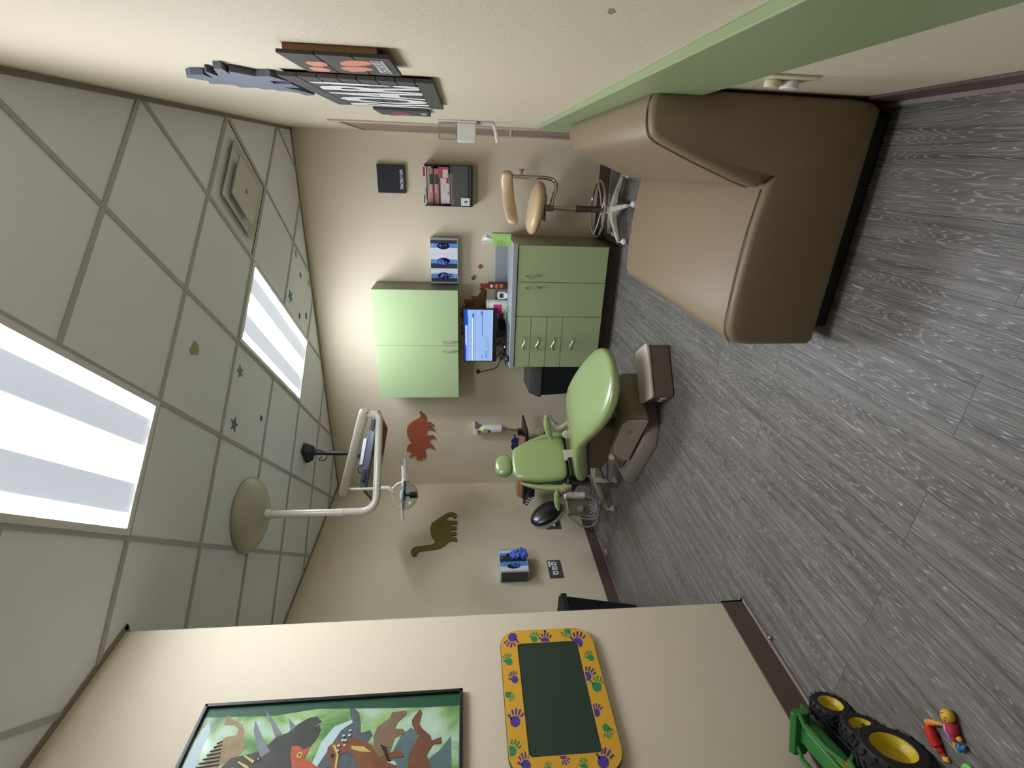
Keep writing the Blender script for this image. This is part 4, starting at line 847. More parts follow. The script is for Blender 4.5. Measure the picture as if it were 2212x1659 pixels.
mk('post', G().cyl((-2.62, 3.66, .1), (-2.62, 3.66, .44), .024), mat('dark_post', (60, 58, 54), rough=.4), as_, smooth=True)
mk('seat', G().ell((-2.62, 3.68, .475), (.17, .17, .04), n=28, m=12, pw=.8), mat('glossy_black_vinyl', (26, 26, 28)), as_, smooth=True)
star_base(as_, -2.62, 3.66, [-58, -108, 20, 95, 165], .31, mat('cream_base', (176, 168, 146), rough=.4), zc=.12)
tb = G(); random.seed(11)
for k in range(7):
    q = k*.9; c0 = Vector((-2.70+.015*k, 3.36+.012*k, .27)); pts = []
    for a in range(9):
        an = 2*math.pi*a/9+q; pts.append(c0+Vector((.10*math.cos(an)*(1-.06*k), .05*math.sin(an+.5), (.11-.008*k)*math.sin(an)+.02*math.sin(3*an+q))))
    tb.tube(pts, .0065, 8, closed=True, smooth=3)
tag(mk('coiled_tubing', tb, mat('grey_tubing', (150, 150, 148), rough=.4), smooth=True), 'tangle of grey coiled tubing hanging beside the dental chair', 'tubing')
mk('foot_control', G().loft([[W(-.40, b, z) for b, z in ((-.20, .135), (.0, .135), (.0, .16), (-.20, .16))], [W(-.15, b, z) for b, z in ((-.14, .27), (-.06, .27), (-.06, .29), (-.14, .29))]]), mat('grey_pedal', (130, 130, 126), rough=.4), dc, bevel=.006)
lab(mk('knob', G().cyl(W(-.27, -.15, .23), W(-.265, -.185, .24), .022), white, dc, smooth=True), 'white round knob')
# ------------------------------------------------------------------ wooden dinosaurs and prints on the walls
def cut(name, poly, ax, a, b, m, label, cat, group=None):
    return tag(mk(name, G().prism(poly, ax, a, b), m), label, cat, group)
rust = mat('rust_stained_wood', (168, 88, 58), rough=.6, var=.16, vscale=30); oliv = mat('olive_stained_wood', (112, 104, 44), rough=.6, var=.16, vscale=30)
cut('dinosaur_cutout', TRICERA, 'Y', YB-.016, YB-.001, rust, 'rust-red wooden horned dinosaur cutout on the back wall', 'wall decoration')
cut('dinosaur_cutout', LONGNECK, 'X', XL+.001, XL+.016, oliv, 'olive green wooden long-necked dinosaur cutout on the left wall', 'wall decoration')
st_ = thing('dinosaur_cutout', 'brown wooden spiny dinosaur with orange back plates, half hidden by the monitor', 'wall decoration', (-1.2, YB, 1.2))
mk('body', G().prism(STEGO_BODY, 'Y', YB-.014, YB-.001), mat('brown_stained_wood', (110, 84, 56), rough=.6, var=.15, vscale=30), st_)
po = mat('orange_wood', (176, 88, 52), rough=.6, var=.1, vscale=30)
for p in (PLATE_A, PLATE_B, PLATE_C, PLATE_D): mk('back_plate', G().prism(p, 'Y', YB-.012, YB-.001), po, st_)
cut('dinosaur_cutout', PLATE_R, 'Y', YB-.020, YB-.0145, mat('red_wood', (182, 70, 44), rough=.6), 'small orange-red wooden shape above the dark red snack box', 'wall decoration')
cut('footprint_decal', PRINT_RED, 'Y', YB-.004, YB-.0005, mat('red_ink', (192, 62, 44), rough=.6), 'small red three-toed footprint on the wall above the counter', 'footprint')
cut('footprint_decal', PRINT_GREEN, 'Y', YB-.004, YB-.0005, mat('green_ink', (66, 122, 70), rough=.6), 'small green three-toed footprint on the wall above the counter', 'footprint')
cut('hand_cutout', HANDS, 'X', XR-.018, XR-.001, mat('slate_blue_wood', (92, 100, 116), rough=.55, var=.05, vscale=40), 'slate blue wooden cutout with clawed hands high on the right wall', 'wall decoration')

# plank signs on the right wall
pk = mat('charcoal_planks', (74, 71, 67), rough=.75, var=.18, vscale=26, bump=.3, bscale=60); pks = mat('charcoal_edge', (46, 40, 35), rough=.8)
coral = mat('coral_paint', (216, 138, 116), rough=.6); chalkw = mat('white_brush_paint', (228, 230, 228), rough=.7)
def plank_sign(name, label, y0, y1, z0, z1, xf_, th, n, backs=()):
    t = thing(name, label, 'sign', (XR, (y0+y1)/2, z0))
    h = (z1-z0)/n
    for k in range(n): mk('plank', G().bb(xf_, xf_+th, y0, y1, z0+h*k+.0012, z0+h*(k+1)-.0012), pk, t, bevel=.0008, seg=1)
    for (a, b, c_, d_, e, f, m) in backs: mk('backing', G().bb(a, b, c_, d_, e, f), m, t)
    return t
s1_ = plank_sign('plank_sign', 'dark plank sign with coral footprints and white lettering, nearest the camera', 1.295, 1.53, 1.472, 1.715, XR-.021, .008, 3,
    [(XR-.013, XR-.001, 1.298, 1.318, 1.50, 1.70, mat('raw_wood', (150, 108, 70), rough=.6, var=.1, vscale=20)), (XR-.013, XR-.001, 1.50, 1.52, 1.50, 1.70, mat('raw_wood', (150, 108, 70)))])
g = G()
for p in (FOOT_A, FOOT_B, FOOT_C, FOOT_D): g.prism([(q[0], q[1]) for q in p], 'X', XR-.0222, XR-.0208)
mk('footprint_paint', g, coral, s1_)
text('lettering', 'STEGOSAURUS', (XR-.0212, 1.485, 1.490), (0, -1, 0), (0, 0, 1), .168, .030, chalkw, s1_, depth=.0012, bold=.02)
s2_ = plank_sign('plank_sign', 'largest dark plank sign with ROAR! painted in big white brush letters', 1.66, 2.40, 1.397, 1.835, XR-.0175, .011, 8,
    [(XR-.0065, XR-.001, 1.68, 1.74, 1.41, 1.82, pks), (XR-.0065, XR-.001, 2.30, 2.36, 1.41, 1.82, pks)])
text('lettering', 'ROAR!', (XR-.0177, 2.37, 1.445), (0, -1, 0), (0, 0, 1), .64, .33, chalkw, s2_, depth=.0012, bold=.035)
s3_ = plank_sign('plank_sign', 'small dark sign with a dull red footprint, farthest of the three signs', 2.53, 2.79, 1.475, 1.717, XR-.018, .017, 2)
mk('footprint_paint', G().prism(FOOT_E, 'X', XR-.0192, XR-.0178), mat('dull_red_paint', (136, 76, 70), rough=.7), s3_)
text('lettering', 'PRINT', (XR-.0182, 2.70, 1.488), (0, -1, 0), (0, 0, 1), .11, .024, chalkw, s3_, depth=.001, bold=.02)
tb_ = thing('name_sign', 'small square black sign reading TRICERATOPS on the back wall', 'sign', (-.14, YB, 1.82))
mk('board', G().bb(-.254, -.026, YB-.030, YB-.002, 1.826, 2.062), mat('blue_black_board', (32, 34, 44), rough=.6, var=.12, vscale=20), tb_, bevel=.001)
text('lettering', 'TRICERATOPS', (-.222, YB-.0305, 1.842), (1, 0, 0), (0, 0, 1), .158, .026, mat('grey_white_ink', (236, 238, 242), rough=.6), tb_, depth=.0008, bold=.02)
sm = mk('wall_smudge', G().prism([(.905, 1.085), (.925, 1.082), (.935, 1.074), (.92, 1.070), (.905, 1.078)], 'X', XR-.0006, XR+.0002), mat('scuff_grey', (150, 142, 122), rough=.8)); tag(sm, 'faint grey scuff mark on the right wall above the green rail', 'scuff')

# ------------------------------------------------------------------ soap dispenser on the right wall by the doorway
sd_ = thing('soap_dispenser', 'white and clear wall dispenser with a drip arm beside the doorway', 'dispenser', (XR, 3.2, 1.12))
mk('back_plate', G().bb(XR-.012, XR, 3.15, 3.26, 1.24, 1.465), white, sd_, bevel=.003)
lab(mk('tank', G().bb(XR-.105, XR-.012, 3.155, 3.255, 1.352, 1.46), mat('clear_tank', (240, 240, 232), rough=.05, trans=.9), sd_, bevel=.008), 'clear upper tank')
mk('body', G().bb(XR-.112, XR-.012, 3.152, 3.258, 1.245, 1.352), white, sd_, bevel=.008)
mk('drip_arm', G().tube([(XR-.008, 3.2, 1.245), (XR-.008, 3.2, 1.155), (XR-.03, 3.2, 1.135), (XR-.105, 3.2, 1.118)], .010, 10, smooth=3), white, sd_, smooth=True)

# ------------------------------------------------------------------ black file rack with leaflets (back wall)
fr_ = thing('file_rack', 'black wire magazine rack on the back wall right of the glove boxes', 'rack', (-.17, YB, 1.24))
fx0, fx1 = -.345, -.012
g = G(); g.bb(fx0, fx1, YB-.005, YB-.001, 1.245, 1.66)
for x in (fx0, fx1-.006): g.bb(x, x+.006, YB-.105, YB-.001, 1.245, 1.655)
g.bb(fx0, fx1, YB-.105, YB-.001, 1.245, 1.250)
mk('frame', g, black, fr_)
g = G()
for z, y in ((1.636, .030), (1.580, .048), (1.530, .066), (1.435, .10), (1.252, .105), (1.275, .105)): g.bb(fx0, fx1, YB-y-.003, YB-y, z, z+.007)
mk('rails', g, black, fr_)
mk('front_pocket', G().bb(fx0+.006, fx1-.006, YB-.104, YB-.1015, 1.252, 1.436), mat('smoked_acrylic', (120, 120, 118), rough=.3, alpha=.45), fr_)
pinkp = mat('dusty_pink_paper', (200, 132, 126), rough=.6); pal = mat('pale_paper', (222, 212, 206), rough=.6); drkg = mat('dark_green_ink', (40, 84, 62), rough=.6); mag = mat('magenta_ink', (170, 52, 90), rough=.6)
def leaflet(x0, x1, y, z0, z1, m, label, strips=(), th=.006):
    t = thing('leaflet', label, 'leaflet', ((x0+x1)/2, YB-y, z0), 'leaflets in the black wall rack')
    mk('sheet', G().bb(x0, x1, YB-y, YB-y+th, z0, z1), m, t)
    for a, b, c_, d_, mm in strips: mk('print', G().bb(a, b, YB-y-.0006, YB-y, c_, d_), mm, t)
    return t
leaflet(-.34, -.03, .020, 1.60, 1.672, pal, 'pale leaflet stack topmost in the black rack, with colourful edges', [(-.11, -.035, 1.655, 1.672, mag), (-.33, -.26, 1.66, 1.67, drkg), (-.30, -.2, 1.638, 1.655, mat('mixed_ink', (150, 140, 80), rough=.6))])
leaflet(-.335, -.045, .040, 1.54, 1.617, pinkp, 'dusty pink leaflet with green leaves, second from the top of the rack', [(-.17, -.09, 1.585, 1.615, drkg), (-.24, -.16, 1.602, 1.612, pal)])
leaflet(-.335, -.045, .057, 1.49, 1.572, mat('dusty_pink_paper2', (196, 126, 122), rough=.6), 'dusty pink leaflet with green leaves, third from the top of the rack', [(-.17, -.09, 1.54, 1.57, drkg), (-.24, -.16, 1.558, 1.568, pal), (-.33, -.27, 1.545, 1.57, pinkp)])
leaflet(-.325, -.08, .080, 1.40, 1.520, pal, 'large pale leaflet with small drawings in the middle of the rack', [(-.16, -.11, 1.45, 1.47, mag), (-.25, -.225, 1.442, 1.462, mat('peach_ink', (210, 150, 100), rough=.6)), (-.23, -.17, 1.49, 1.493, mat('grey_ink', (130, 126, 124), rough=.6))])
leaflet(-.12, -.03, .085, 1.45, 1.535, mat('rose_paper', (190, 78, 100), rough=.6), 'rose red leaflet at the right side of the rack', [(-.115, -.05, 1.455, 1.50, pal)])
leaflet(-.29, -.05, .096, 1.262, 1.42, mat('dark_grey_card', (72, 72, 70), rough=.5), 'dark grey framed card behind the smoked front of the rack', [(-.27, -.08, 1.30, 1.303, black), (-.27, -.08, 1.395, 1.398, black), (-.08, -.077, 1.30, 1.398, black), (-.273, -.27, 1.30, 1.398, black)])
leaflet(-.336, -.272, .1085, 1.270, 1.345, mat('label_white', (236, 238, 238), rough=.5), 'small white printed label at the lower left corner of the rack', [(-.315, -.295, 1.29, 1.315, mat('grey_ink', (130, 126, 124)))], th=.0012)

# ------------------------------------------------------------------ glove boxes
oc = {'w': mat('card_white', (226, 230, 238), rough=.5), 'b': mat('card_blue', (90, 146, 220), rough=.5), 'k': mat('card_navy', (40, 46, 62), rough=.5)}
darkin = mat('box_opening', (22, 24, 34), rough=.9)
def glove_box(fr, w_, h_, dpt, label, group, order, blob, seed, size=None):
    """fr: function (u across, v up, d outward) -> world; box width w_, height h_"""
    t = thing('glove_box', label, 'glove box', fr(w_/2, 0, 0), group)
    def quad(u0, u1, v0, v1, d0, d1):
        vs = [fr(u, v, d) for d in (d0, d1) for u, v in ((u0, v0), (u1, v0), (u1, v1), (u0, v1))]
        return G().add(vs, [(0, 1, 2, 3), (4, 5, 6, 7), (0, 1, 5, 4), (1, 2, 6, 5), (2, 3, 7, 6), (3, 0, 4, 7)])
    mk('carton', quad(0, w_, 0, h_, 0, dpt), oc['w'], t)
    u = 0
    for k, fr_w in order:
        if k != 'w':
            mk('stripe', quad(w_*u, w_*(u+fr_w), .002, h_-.002, dpt, dpt+.0006), oc[k], t)
        u += fr_w
    uc = w_*.5; vc = h_*.52; pts = [(uc+w_*.22*math.cos(a), vc+h_*.23*math.sin(a)) for a in [2*math.pi*k/28 for k in range(28)]]
    g = G(); g.add([fr(p[0], p[1], dpt+.0012) for p in pts], [tuple(range(28))]); g.add([fr(p[0], p[1], dpt+.0002) for p in pts], [tuple(range(28))]); mk('opening', g, darkin, t)
    random.seed(seed); g = G()
    for k in range(blob[0]):
        c_ = fr(uc+random.uniform(-1, 1)*w_*.12*blob[1]+blob[2]*w_, vc+random.uniform(-1, 1)*h_*.14*blob[1]+blob[3]*h_, dpt+.004+random.random()*.012*blob[1])
        r = .013*(1+.5*random.random())*blob[1]
        g.ell(c_, (r, r*.55, r*.8), Matrix.Rotation(random.uniform(0, 3), 3, (random.random(), random.random(), random.random())), n=8, m=6)
    lab(mk('glove', g, glove, t, smooth=True), 'blue glove pulled through the opening')
    if size:
        cu_, cv_ = size[1], size[2]; o_ = fr(cu_*w_, cv_*h_, dpt+.0008); xd_ = (fr(0, 0, 0)-fr(1, 0, 0)); yd_ = Vector((0, 0, 1))
        text('size_mark', size[0], o_, xd_, yd_, w_*.13*len(size[0]), h_*.07, oc['w'], t, depth=.0004)
        text('lettering', 'NITRILE GLOVES', fr(w_*size[3], h_*size[4], dpt+.0008), xd_, yd_, w_*.10, h_*.30, darkin, t, depth=.0004) if False else None
    return t
def holder(name, label, fr, w_, h_, dpt):
    t = thing(name, label, 'holder', fr(w_/2, 0, 0)); g = G()
    def q(u0, u1, v0, v1, d0, d1):
        vs = [fr(u, v, d) for d in (d0, d1) for u, v in ((u0, v0), (u1, v0), (u1, v1), (u0, v1))]
        g.add(vs, [(0, 1, 2, 3), (4, 5, 6, 7), (0, 1, 5, 4), (1, 2, 6, 5), (2, 3, 7, 6), (3, 0, 4, 7)])
    e = .004; q(-e, w_+e, -e, h_+.004, -.004, -.001); q(-e, 0, -e, h_, 0, dpt+.003); q(w_, w_+e, -e, h_, 0, dpt+.003); q(-e, w_+e, -e, 0, 0, dpt+.003)
    q(0, .012, 0, h_, dpt+.0015, dpt+.0035); q(w_-.012, w_, 0, h_, dpt+.0015, dpt+.0035)
    mk('tray_wire', g, mat('clear_holder', (214, 218, 222), rough=.1, alpha=.35), t); return t
gy = YB-.006; fz = 1.380
frb = lambda x0: (lambda u, v, d: Vector((x0-u, gy-d, fz+v)))
holder('glove_box_holder', 'clear holder with three glove boxes beside the wall cabinet', frb(-.618), .40, .247, .098)
gb = 'three glove boxes beside the wall cabinet'
glove_box(frb(-.6185), .132, .245, .095, 'rightmost of the three glove boxes beside the cabinet, dark stripe on its right', gb, [('k', .33), ('b', .29), ('w', .38)], (5, .8, 0, 0), 1, ('S', .52, .88))
glove_box(frb(-.7515), .132, .245, .095, 'middle glove box of the three beside the cabinet', gb, [('w', .40), ('b', .27), ('k', .33)], (9, 1.1, 0, 0), 2, ('M', .62, .06))
glove_box(frb(-.8845), .132, .245, .095, 'leftmost of the three glove boxes, touching the wall cabinet', gb, [('w', .38), ('b', .30), ('k', .32)], (8, 1.0, -.02, -.05), 3, ('XS', .68, .06))
frl = lambda y0: (lambda u, v, d: Vector((XL+.006+d, y0-u, .765+v)))
holder('glove_box_holder', 'clear holder with two glove boxes low on the left wall', frl(3.455), .272, .247, .118)
gb2 = 'two glove boxes on the left wall'
glove_box(frl(3.4545), .135, .245, .112, 'glove box on the left wall with a big bunch of blue gloves hanging out', gb2, [('w', .32), ('b', .23), ('k', .45)], (34, 1.9, .06, -.22), 4, ('M', .78, .88))
glove_box(frl(3.319), .135, .245, .112, 'glove box on the left wall with a small glove tip, nearer the camera', gb2, [('k', .1), ('b', .40), ('w', .50)], (6, .9, .0, -.08), 5, ('M', .40, .88))
mk_ = mk('holder_side_sheet', G().bb(XL+.01, XL+.115, 3.178, 3.1835, .77, 1.0), mat('dark_holder_side', (60, 62, 70), rough=.4)); tag(mk_, 'dark grey side sheet of the glove holder on the left wall', 'card')  # dark grey sheet added over the holder's near side face

# ------------------------------------------------------------------ left wall plates
t = thing('gas_outlet_plate', 'grey metal plate with three white square outlets low on the left wall', 'wall plate', (XL, 3.31, .5))
gm = mat('dark_grey_plate', (92, 96, 98), rough=.45, metal=.3)
mk('plate', G().bb(XL, XL+.006, 3.205, 3.42, .440, .565), gm, t, bevel=.001)
for y in (3.37, 3.315, 3.26):
    o = mk('socket', G().prism([(y+a, .505+b) for a, b in rrect(.042, .05, .006)], 'X', XL+.006, XL+.014), white, t, bevel=.002)
    mk('hole', G().cyl((XL+.0135, y, .505), (XL+.0155, y, .505), .008), dark, o)
lab(mk('tag', G().bb(XL+.006, XL+.0075, 3.34, 3.405, .535, .558), white, t), 'white paper tag')
t = thing('vacuum_plate', 'dark grey wall plate with blue and white fittings behind the stool', 'wall plate', (XL, 3.94, .42))
mk('plate', G().bb(XL, XL+.006, 3.845, 4.08, .345, .500), gm, t, bevel=.001)
lab(mk('fitting', G().cyl((XL+.006, 3.93, .44), (XL+.04, 3.93, .44), .018).cyl((XL+.006, 3.93, .40), (XL+.03, 3.93, .40), .012), mat('blue_fitting', (36, 84, 150), rough=.4), t, smooth=True), 'blue round fitting')
mk('connector', G().tube([(XL+.02, 3.87, .415), (XL+.05, 3.92, .418), (XL+.06, 4.0, .425), (XL+.05, 4.05, .44)], .014, 12, smooth=4), white, t, smooth=True)
hs_ = G().tube([(XL+.05, 4.05, .44), (XL+.10, 4.02, .36), (XL+.08, 3.90, .25), (XL+.06, 3.80, .12), (XL+.14, 3.76, .02), (-3.05, 3.75, .012), (-2.9, 3.78, .012)], .0075, 8, smooth=6)
tag(mk('hose', hs_, mat('grey_tubing', (150, 150, 148)), smooth=True), 'grey hose looping from the left wall plate down to the floor', 'hose')
t = thing('disinfectant_bottle', 'white plastic bottle with a yellow label in a bracket on the back wall', 'bottle', (-2.60, 4.60, .92))
mk('bottle', G().lathe([(.03, 0), (.042, .006), (.043, .012), (.043, .19), (.036, .215), (.016, .24), (.014, .262)], (-2.598, 4.600, .92)), white, t, smooth=True)
mk('label', G().bb(-2.625, -2.575, 4.5555, 4.558, 1.08, 1.125), mat('yellow_label', (214, 196, 40), rough=.5), t)
lab(mk('label', G().bb(-2.622, -2.59, 4.5555, 4.558, 1.045, 1.078), mat('blue_label', (60, 90, 150), rough=.5), t), 'blue label')
mk('bracket', G().bb(-2.655, -2.60, 4.57, YB-.001, 1.185, 1.235).bb(-2.60, -2.535, 4.60, YB-.001, 1.21, 1.235), white, t, bevel=.003)
mk('pump', G().bb(-2.59, -2.545, 4.585, 4.615, 1.165, 1.205).cyl((-2.598, 4.60, 1.17), (-2.598, 4.60, 1.20), .012), steel, t, bevel=.002)
hs_ = G().tube([(-2.598, 4.60, .925), (-2.61, 4.60, .87), (-2.67, 4.61, .66), (-2.71, 4.63, .50), (-2.73, 4.64, .42)], .004, 8, smooth=6)
tag(mk('hose', hs_, mat('brown_grey_hose', (120, 112, 100), rough=.5), smooth=True), 'thin hose running down from the white bottle on the back wall', 'hose')
ad_ = thing('power_adapter', 'black power adapter with a white cable in the outlet behind the armrest', 'adapter', (-2.69, YB, .42))
mk('block', G().bb(-2.735, -2.665, YB-.06, YB-.010, .40, .455), black, ad_, bevel=.004)
mk('cable', G().tube([(-2.67, YB-.04, .45), (-2.61, YB-.05, .50), (-2.65, YB-.05, .53), (-2.71, YB-.05, .50), (-2.74, YB-.05, .45), (-2.80, YB-.06, .36)], .005, 8, smooth=5), white, ad_, smooth=True)

# ------------------------------------------------------------------ bins
tr = thing('waste_bin', 'tall black waste bin with a sloping lid between the cabinet and the wall', 'waste bin', (-1.87, 4.36, 0))
bk = mat('bin_black', (20, 24, 32), rough=.5); bl_ = mat('bin_lid_grey', (62, 60, 60), rough=.4)
mk('body', G().loft([[Vector((x, y, 0)) for x, y in ((-1.99, 4.24), (-1.695, 4.24), (-1.695, 4.55), (-1.99, 4.55))], [Vector((x, y, .585)) for x, y in ((-2.02, 4.21), (-1.68, 4.21), (-1.68, 4.58), (-2.02, 4.58))]]), bk, tr, bevel=.012)
mk('lid', G().loft([[Vector((x, y, z)) for x, y, z in ((-2.03, 4.195, .585), (-1.675, 4.195, .585), (-1.675, 4.585, .585), (-2.03, 4.585, .585))], [Vector((x, y, z)) for x, y, z in ((-2.03, 4.195, .61), (-1.675, 4.195, .61), (-1.675, 4.585, .61), (-2.03, 4.585, .61))], [Vector((x, y, z)) for x, y, z in ((-2.01, 4.25, .70), (-1.69, 4.25, .70), (-1.69, 4.55, .72), (-2.01, 4.55, .72))]]), bl_, tr, bevel=.008)
lab(mk('badge', G().box((-1.86, 4.218, .665), (.04, .004, .012)), mat('red_badge', (190, 70, 60), rough=.4), tr), 'small red badge')
t2 = thing('waste_bin', 'black tapered waste bin against the left wall, mostly hidden by the poster wall', 'waste bin', (-3.17, 2.58, 0))
mk('body', G().loft([[Vector((x, y, 0)) for x, y in ((-3.28, 2.46), (-3.06, 2.46), (-3.06, 2.64), (-3.28, 2.64))], [Vector((x, y, .535)) for x, y in ((-3.32, 2.42), (-3.02, 2.42), (-3.02, 2.715), (-3.32, 2.715))]]), black, t2, bevel=.012)
mk('lid', G().loft([[Vector((x, y, .535)) for x, y in ((-3.325, 2.41), (-3.01, 2.41), (-3.01, 2.735), (-3.325, 2.735))], [Vector((x, y, .575)) for x, y in ((-3.325, 2.41), (-3.01, 2.41), (-3.01, 2.735), (-3.325, 2.735))], [Vector((x, y, .60)) for x, y in ((-3.31, 2.43), (-3.03, 2.43), (-3.03, 2.715), (-3.31, 2.715))]]), blackm, t2, bevel=.006)
tag(mk('plastic_cap', G().lathe([(.03, 0), (.034, .01), (.026, .024), (.01, .03)], (-3.245, 3.40, 0)), mat('hazy_cap', (200, 200, 196), rough=.2, alpha=.5), smooth=True), 'clear plastic cap on the floor by the left wall', 'cap')
tag(mk('steel_bead', G().ell((XP+.032, 1.358, .0085), (.0085, .0085, .0085), n=16, m=10), chrome, smooth=True), 'tiny shiny metal bead on the floor by the poster wall', 'bead')

# ------------------------------------------------------------------ dinosaur poster
po_ = thing('poster', 'black-framed poster of painted dinosaurs in a green forest', 'poster', (XP, .92, 1.32))
py0, py1, pz0, pz1 = .615, 1.228, 1.322, 2.252
bw = .012
g = G(); g.bb(XP, XP+.022, py0, py1, pz0, pz0+bw); g.bb(XP, XP+.022, py0, py1, pz1-bw, pz1); g.bb(XP, XP+.022, py0, py0+bw, pz0, pz1); g.bb(XP, XP+.022, py1-bw, py1, pz0, pz1)
mk('frame', g, black, po_, bevel=.002)
def art(name, rgb, v=.12, s=14): return mat(name, rgb, rough=.55, var=v, vscale=s)
def M_forest():
    m = bpy.data.materials.new('painted_forest'); m.use_nodes = True; nt = m.node_tree; N = nt.nodes; Lk = nt.links; b = N['Principled BSDF']
    tc = N.new('ShaderNodeTexCoord'); n = N.new('ShaderNodeTexNoise'); n.inputs['Scale'].default_value = 5; n.inputs['Detail'].default_value = 6; n.inputs['Distortion'].default_value = .6
    mp = N.new('ShaderNodeMapping'); mp.inputs['Scale'].default_value = (1, 1.6, 1); Lk.new(tc.outputs['Object'], mp.inputs[0]); Lk.new(mp.outputs[0], n.inputs[0])
    c_ = N.new('ShaderNodeValToRGB'); e = c_.color_ramp.elements; e[0].position = .3; e[0].color = srgb(46, 104, 62); e[1].position = .72; e[1].color = srgb(196, 222, 196)
    for p, q in ((.42, (90, 142, 78)), (.50, (150, 186, 116)), (.58, (176, 206, 176))): x = e.new(p); x.color = srgb(*q)
    Lk.new(n.outputs['Fac'], c_.inputs[0]); Lk.new(c_.outputs[0], b.inputs['Base Color']); b.inputs['Roughness'].default_value = .5; b.inputs['Coat Weight'].default_value = .35; b.inputs['Coat Roughness'].default_value = .1
    return m
mats = [M_forest(), art('paint_pale_blue', (190, 214, 216)), art('paint_dark_beast', (58, 60, 52), .45, 30), art('paint_horn', (122, 128, 132), .25, 30), art('paint_tan_stripe', (150, 128, 86), .4, 40), art('paint_red_orange', (186, 86, 52), .35, 30),
        art('paint_grey_armour', (84, 94, 98), .4, 60), art('paint_rust_raptor', (128, 78, 40), .5, 26), art('paint_brown', (128, 108, 80), .25, 24), art('paint_sienna', (120, 76, 50), .3, 24), art('paint_rock', (92, 116, 118), .3, 20), art('paint_deep_green', (34, 84, 56), .3, 16),
        art('paint_yellow', (206, 184, 96), .2, 20), mat('paint_black', (26, 24, 20), rough=.5)]
g = G(); g.bb(XP+.002, XP+.010, py0+bw*.5, py1-bw*.5, pz0+bw*.5, pz1-bw*.5)
lay = [0]
def paint(poly, mi):
    lay[0] += 1; g.mi = mi; x = XP+.010+.00012*lay[0]; g.prism(poly, 'X', XP+.009, x)
def mv(poly, dy, dz, s=1.0): 
    cy = sum(p[0] for p in poly)/len(poly); cz = sum(p[1] for p in poly)/len(poly)
    return [(cy+(p[0]-cy)*s+dy, cz+(p[1]-cz)*s+dz) for p in poly]
strip = [(py1-bw, pz0+bw), (py1-bw, pz1-bw), (1.185, pz1-bw), (1.175, 2.0), (1.19, 1.85), (1.178, 1.62), (1.17, 1.45), (1.17, pz0+bw)]
paint(strip, 11)
paint(D_WATER, 1); paint(D_SKY, 1); paint(D_ROCK, 10); paint(D_ROCK2, 10); paint([(.98, 1.83), (1.0, 1.55), (.85, 1.45), (.70, 1.55), (.68, 1.85)], 1)
def ext(poly, bottom, k):     # carry a figure on towards the lower, unseen part of the sheet
    return poly
paint(D_REX+[(.90, 2.10), (.84, 2.16), (.85, 2.20), (.94, 2.19)], 4); paint(D_ANKY+[(.97, 1.66), (.95, 1.76), (1.0, 1.80)], 6); paint(D_BROWN+[(.94, 1.58), (.93, 1.63)], 8)
paint(D_LONG+[(.87, 1.41), (.84, 1.47), (.88, 1.51)], 9)
paint(D_TRI_BODY+[(.90, 1.92), (.82, 1.98), (.78, 2.10), (.88, 2.16), (.95, 2.13)], 2); paint(D_HORN1, 3); paint(D_HORN2, 3); paint(D_HORN3, 3)
paint(D_RED, 5); paint([(.989, 1.784), (.996, 1.878), (.93, 1.87), (.92, 1.79)], 5); paint(D_RAPTOR+[(.90, 1.58), (.84, 1.60), (.83, 1.70), (.90, 1.73)], 7)
el = lambda y, z, a, b, n=12: [(y+a*math.cos(2*math.pi*k/n), z+b*math.sin(2*math.pi*k/n)) for k in range(n)]
paint(el(1.035, 2.0, .008, .008), 13); paint(el(1.035, 2.0, .003, .003), 12); paint(el(1.038, 1.868, .009, .009), 12); paint(el(1.038, 1.868, .004, .004), 13); paint(el(1.028, 1.757, .006, .006), 13)
paint([(1.06, 1.765), (1.03, 1.745), (.985, 1.742), (.985, 1.735), (1.03, 1.738), (1.062, 1.757)], 12); paint([(1.055, 1.70), (1.05, 1.66), (1.03, 1.63), (1.035, 1.67), (1.045, 1.70)], 12)
for k in range(9): paint([(1.10-.012*k, 2.14-.003*k), (1.095-.012*k, 2.155+.006*k), (1.092-.012*k, 2.155+.006*k), (1.097-.012*k, 2.14-.003*k)], 13)
for k in range(5): paint([(1.03-.018*k, 2.01+.01*k), (1.05-.018*k, 2.05+.012*k), (1.045-.018*k, 2.05+.012*k), (1.02-.018*k, 2.01+.01*k)], 12)
for k in range(8): paint(el(1.105-.012*(k % 4)-.004*k, 1.715+.012*(k//2)*.8, .004, .005, 6), 1)
for k in range(5): paint([(1.05-.01*k, 1.60-.006*k), (1.04-.01*k, 1.58-.004*k), (1.038-.01*k, 1.583-.004*k), (1.048-.01*k, 1.602-.006*k)], 13)
lower = [(.60+.03, 1.34), (.62+.02, 1.80), (.70, 1.62), (.78, 1.75), (.82, 1.50), (.90, 1.42), (.88, 1.34)]
paint(lower, 11)
mk('print', g, mats, po_)

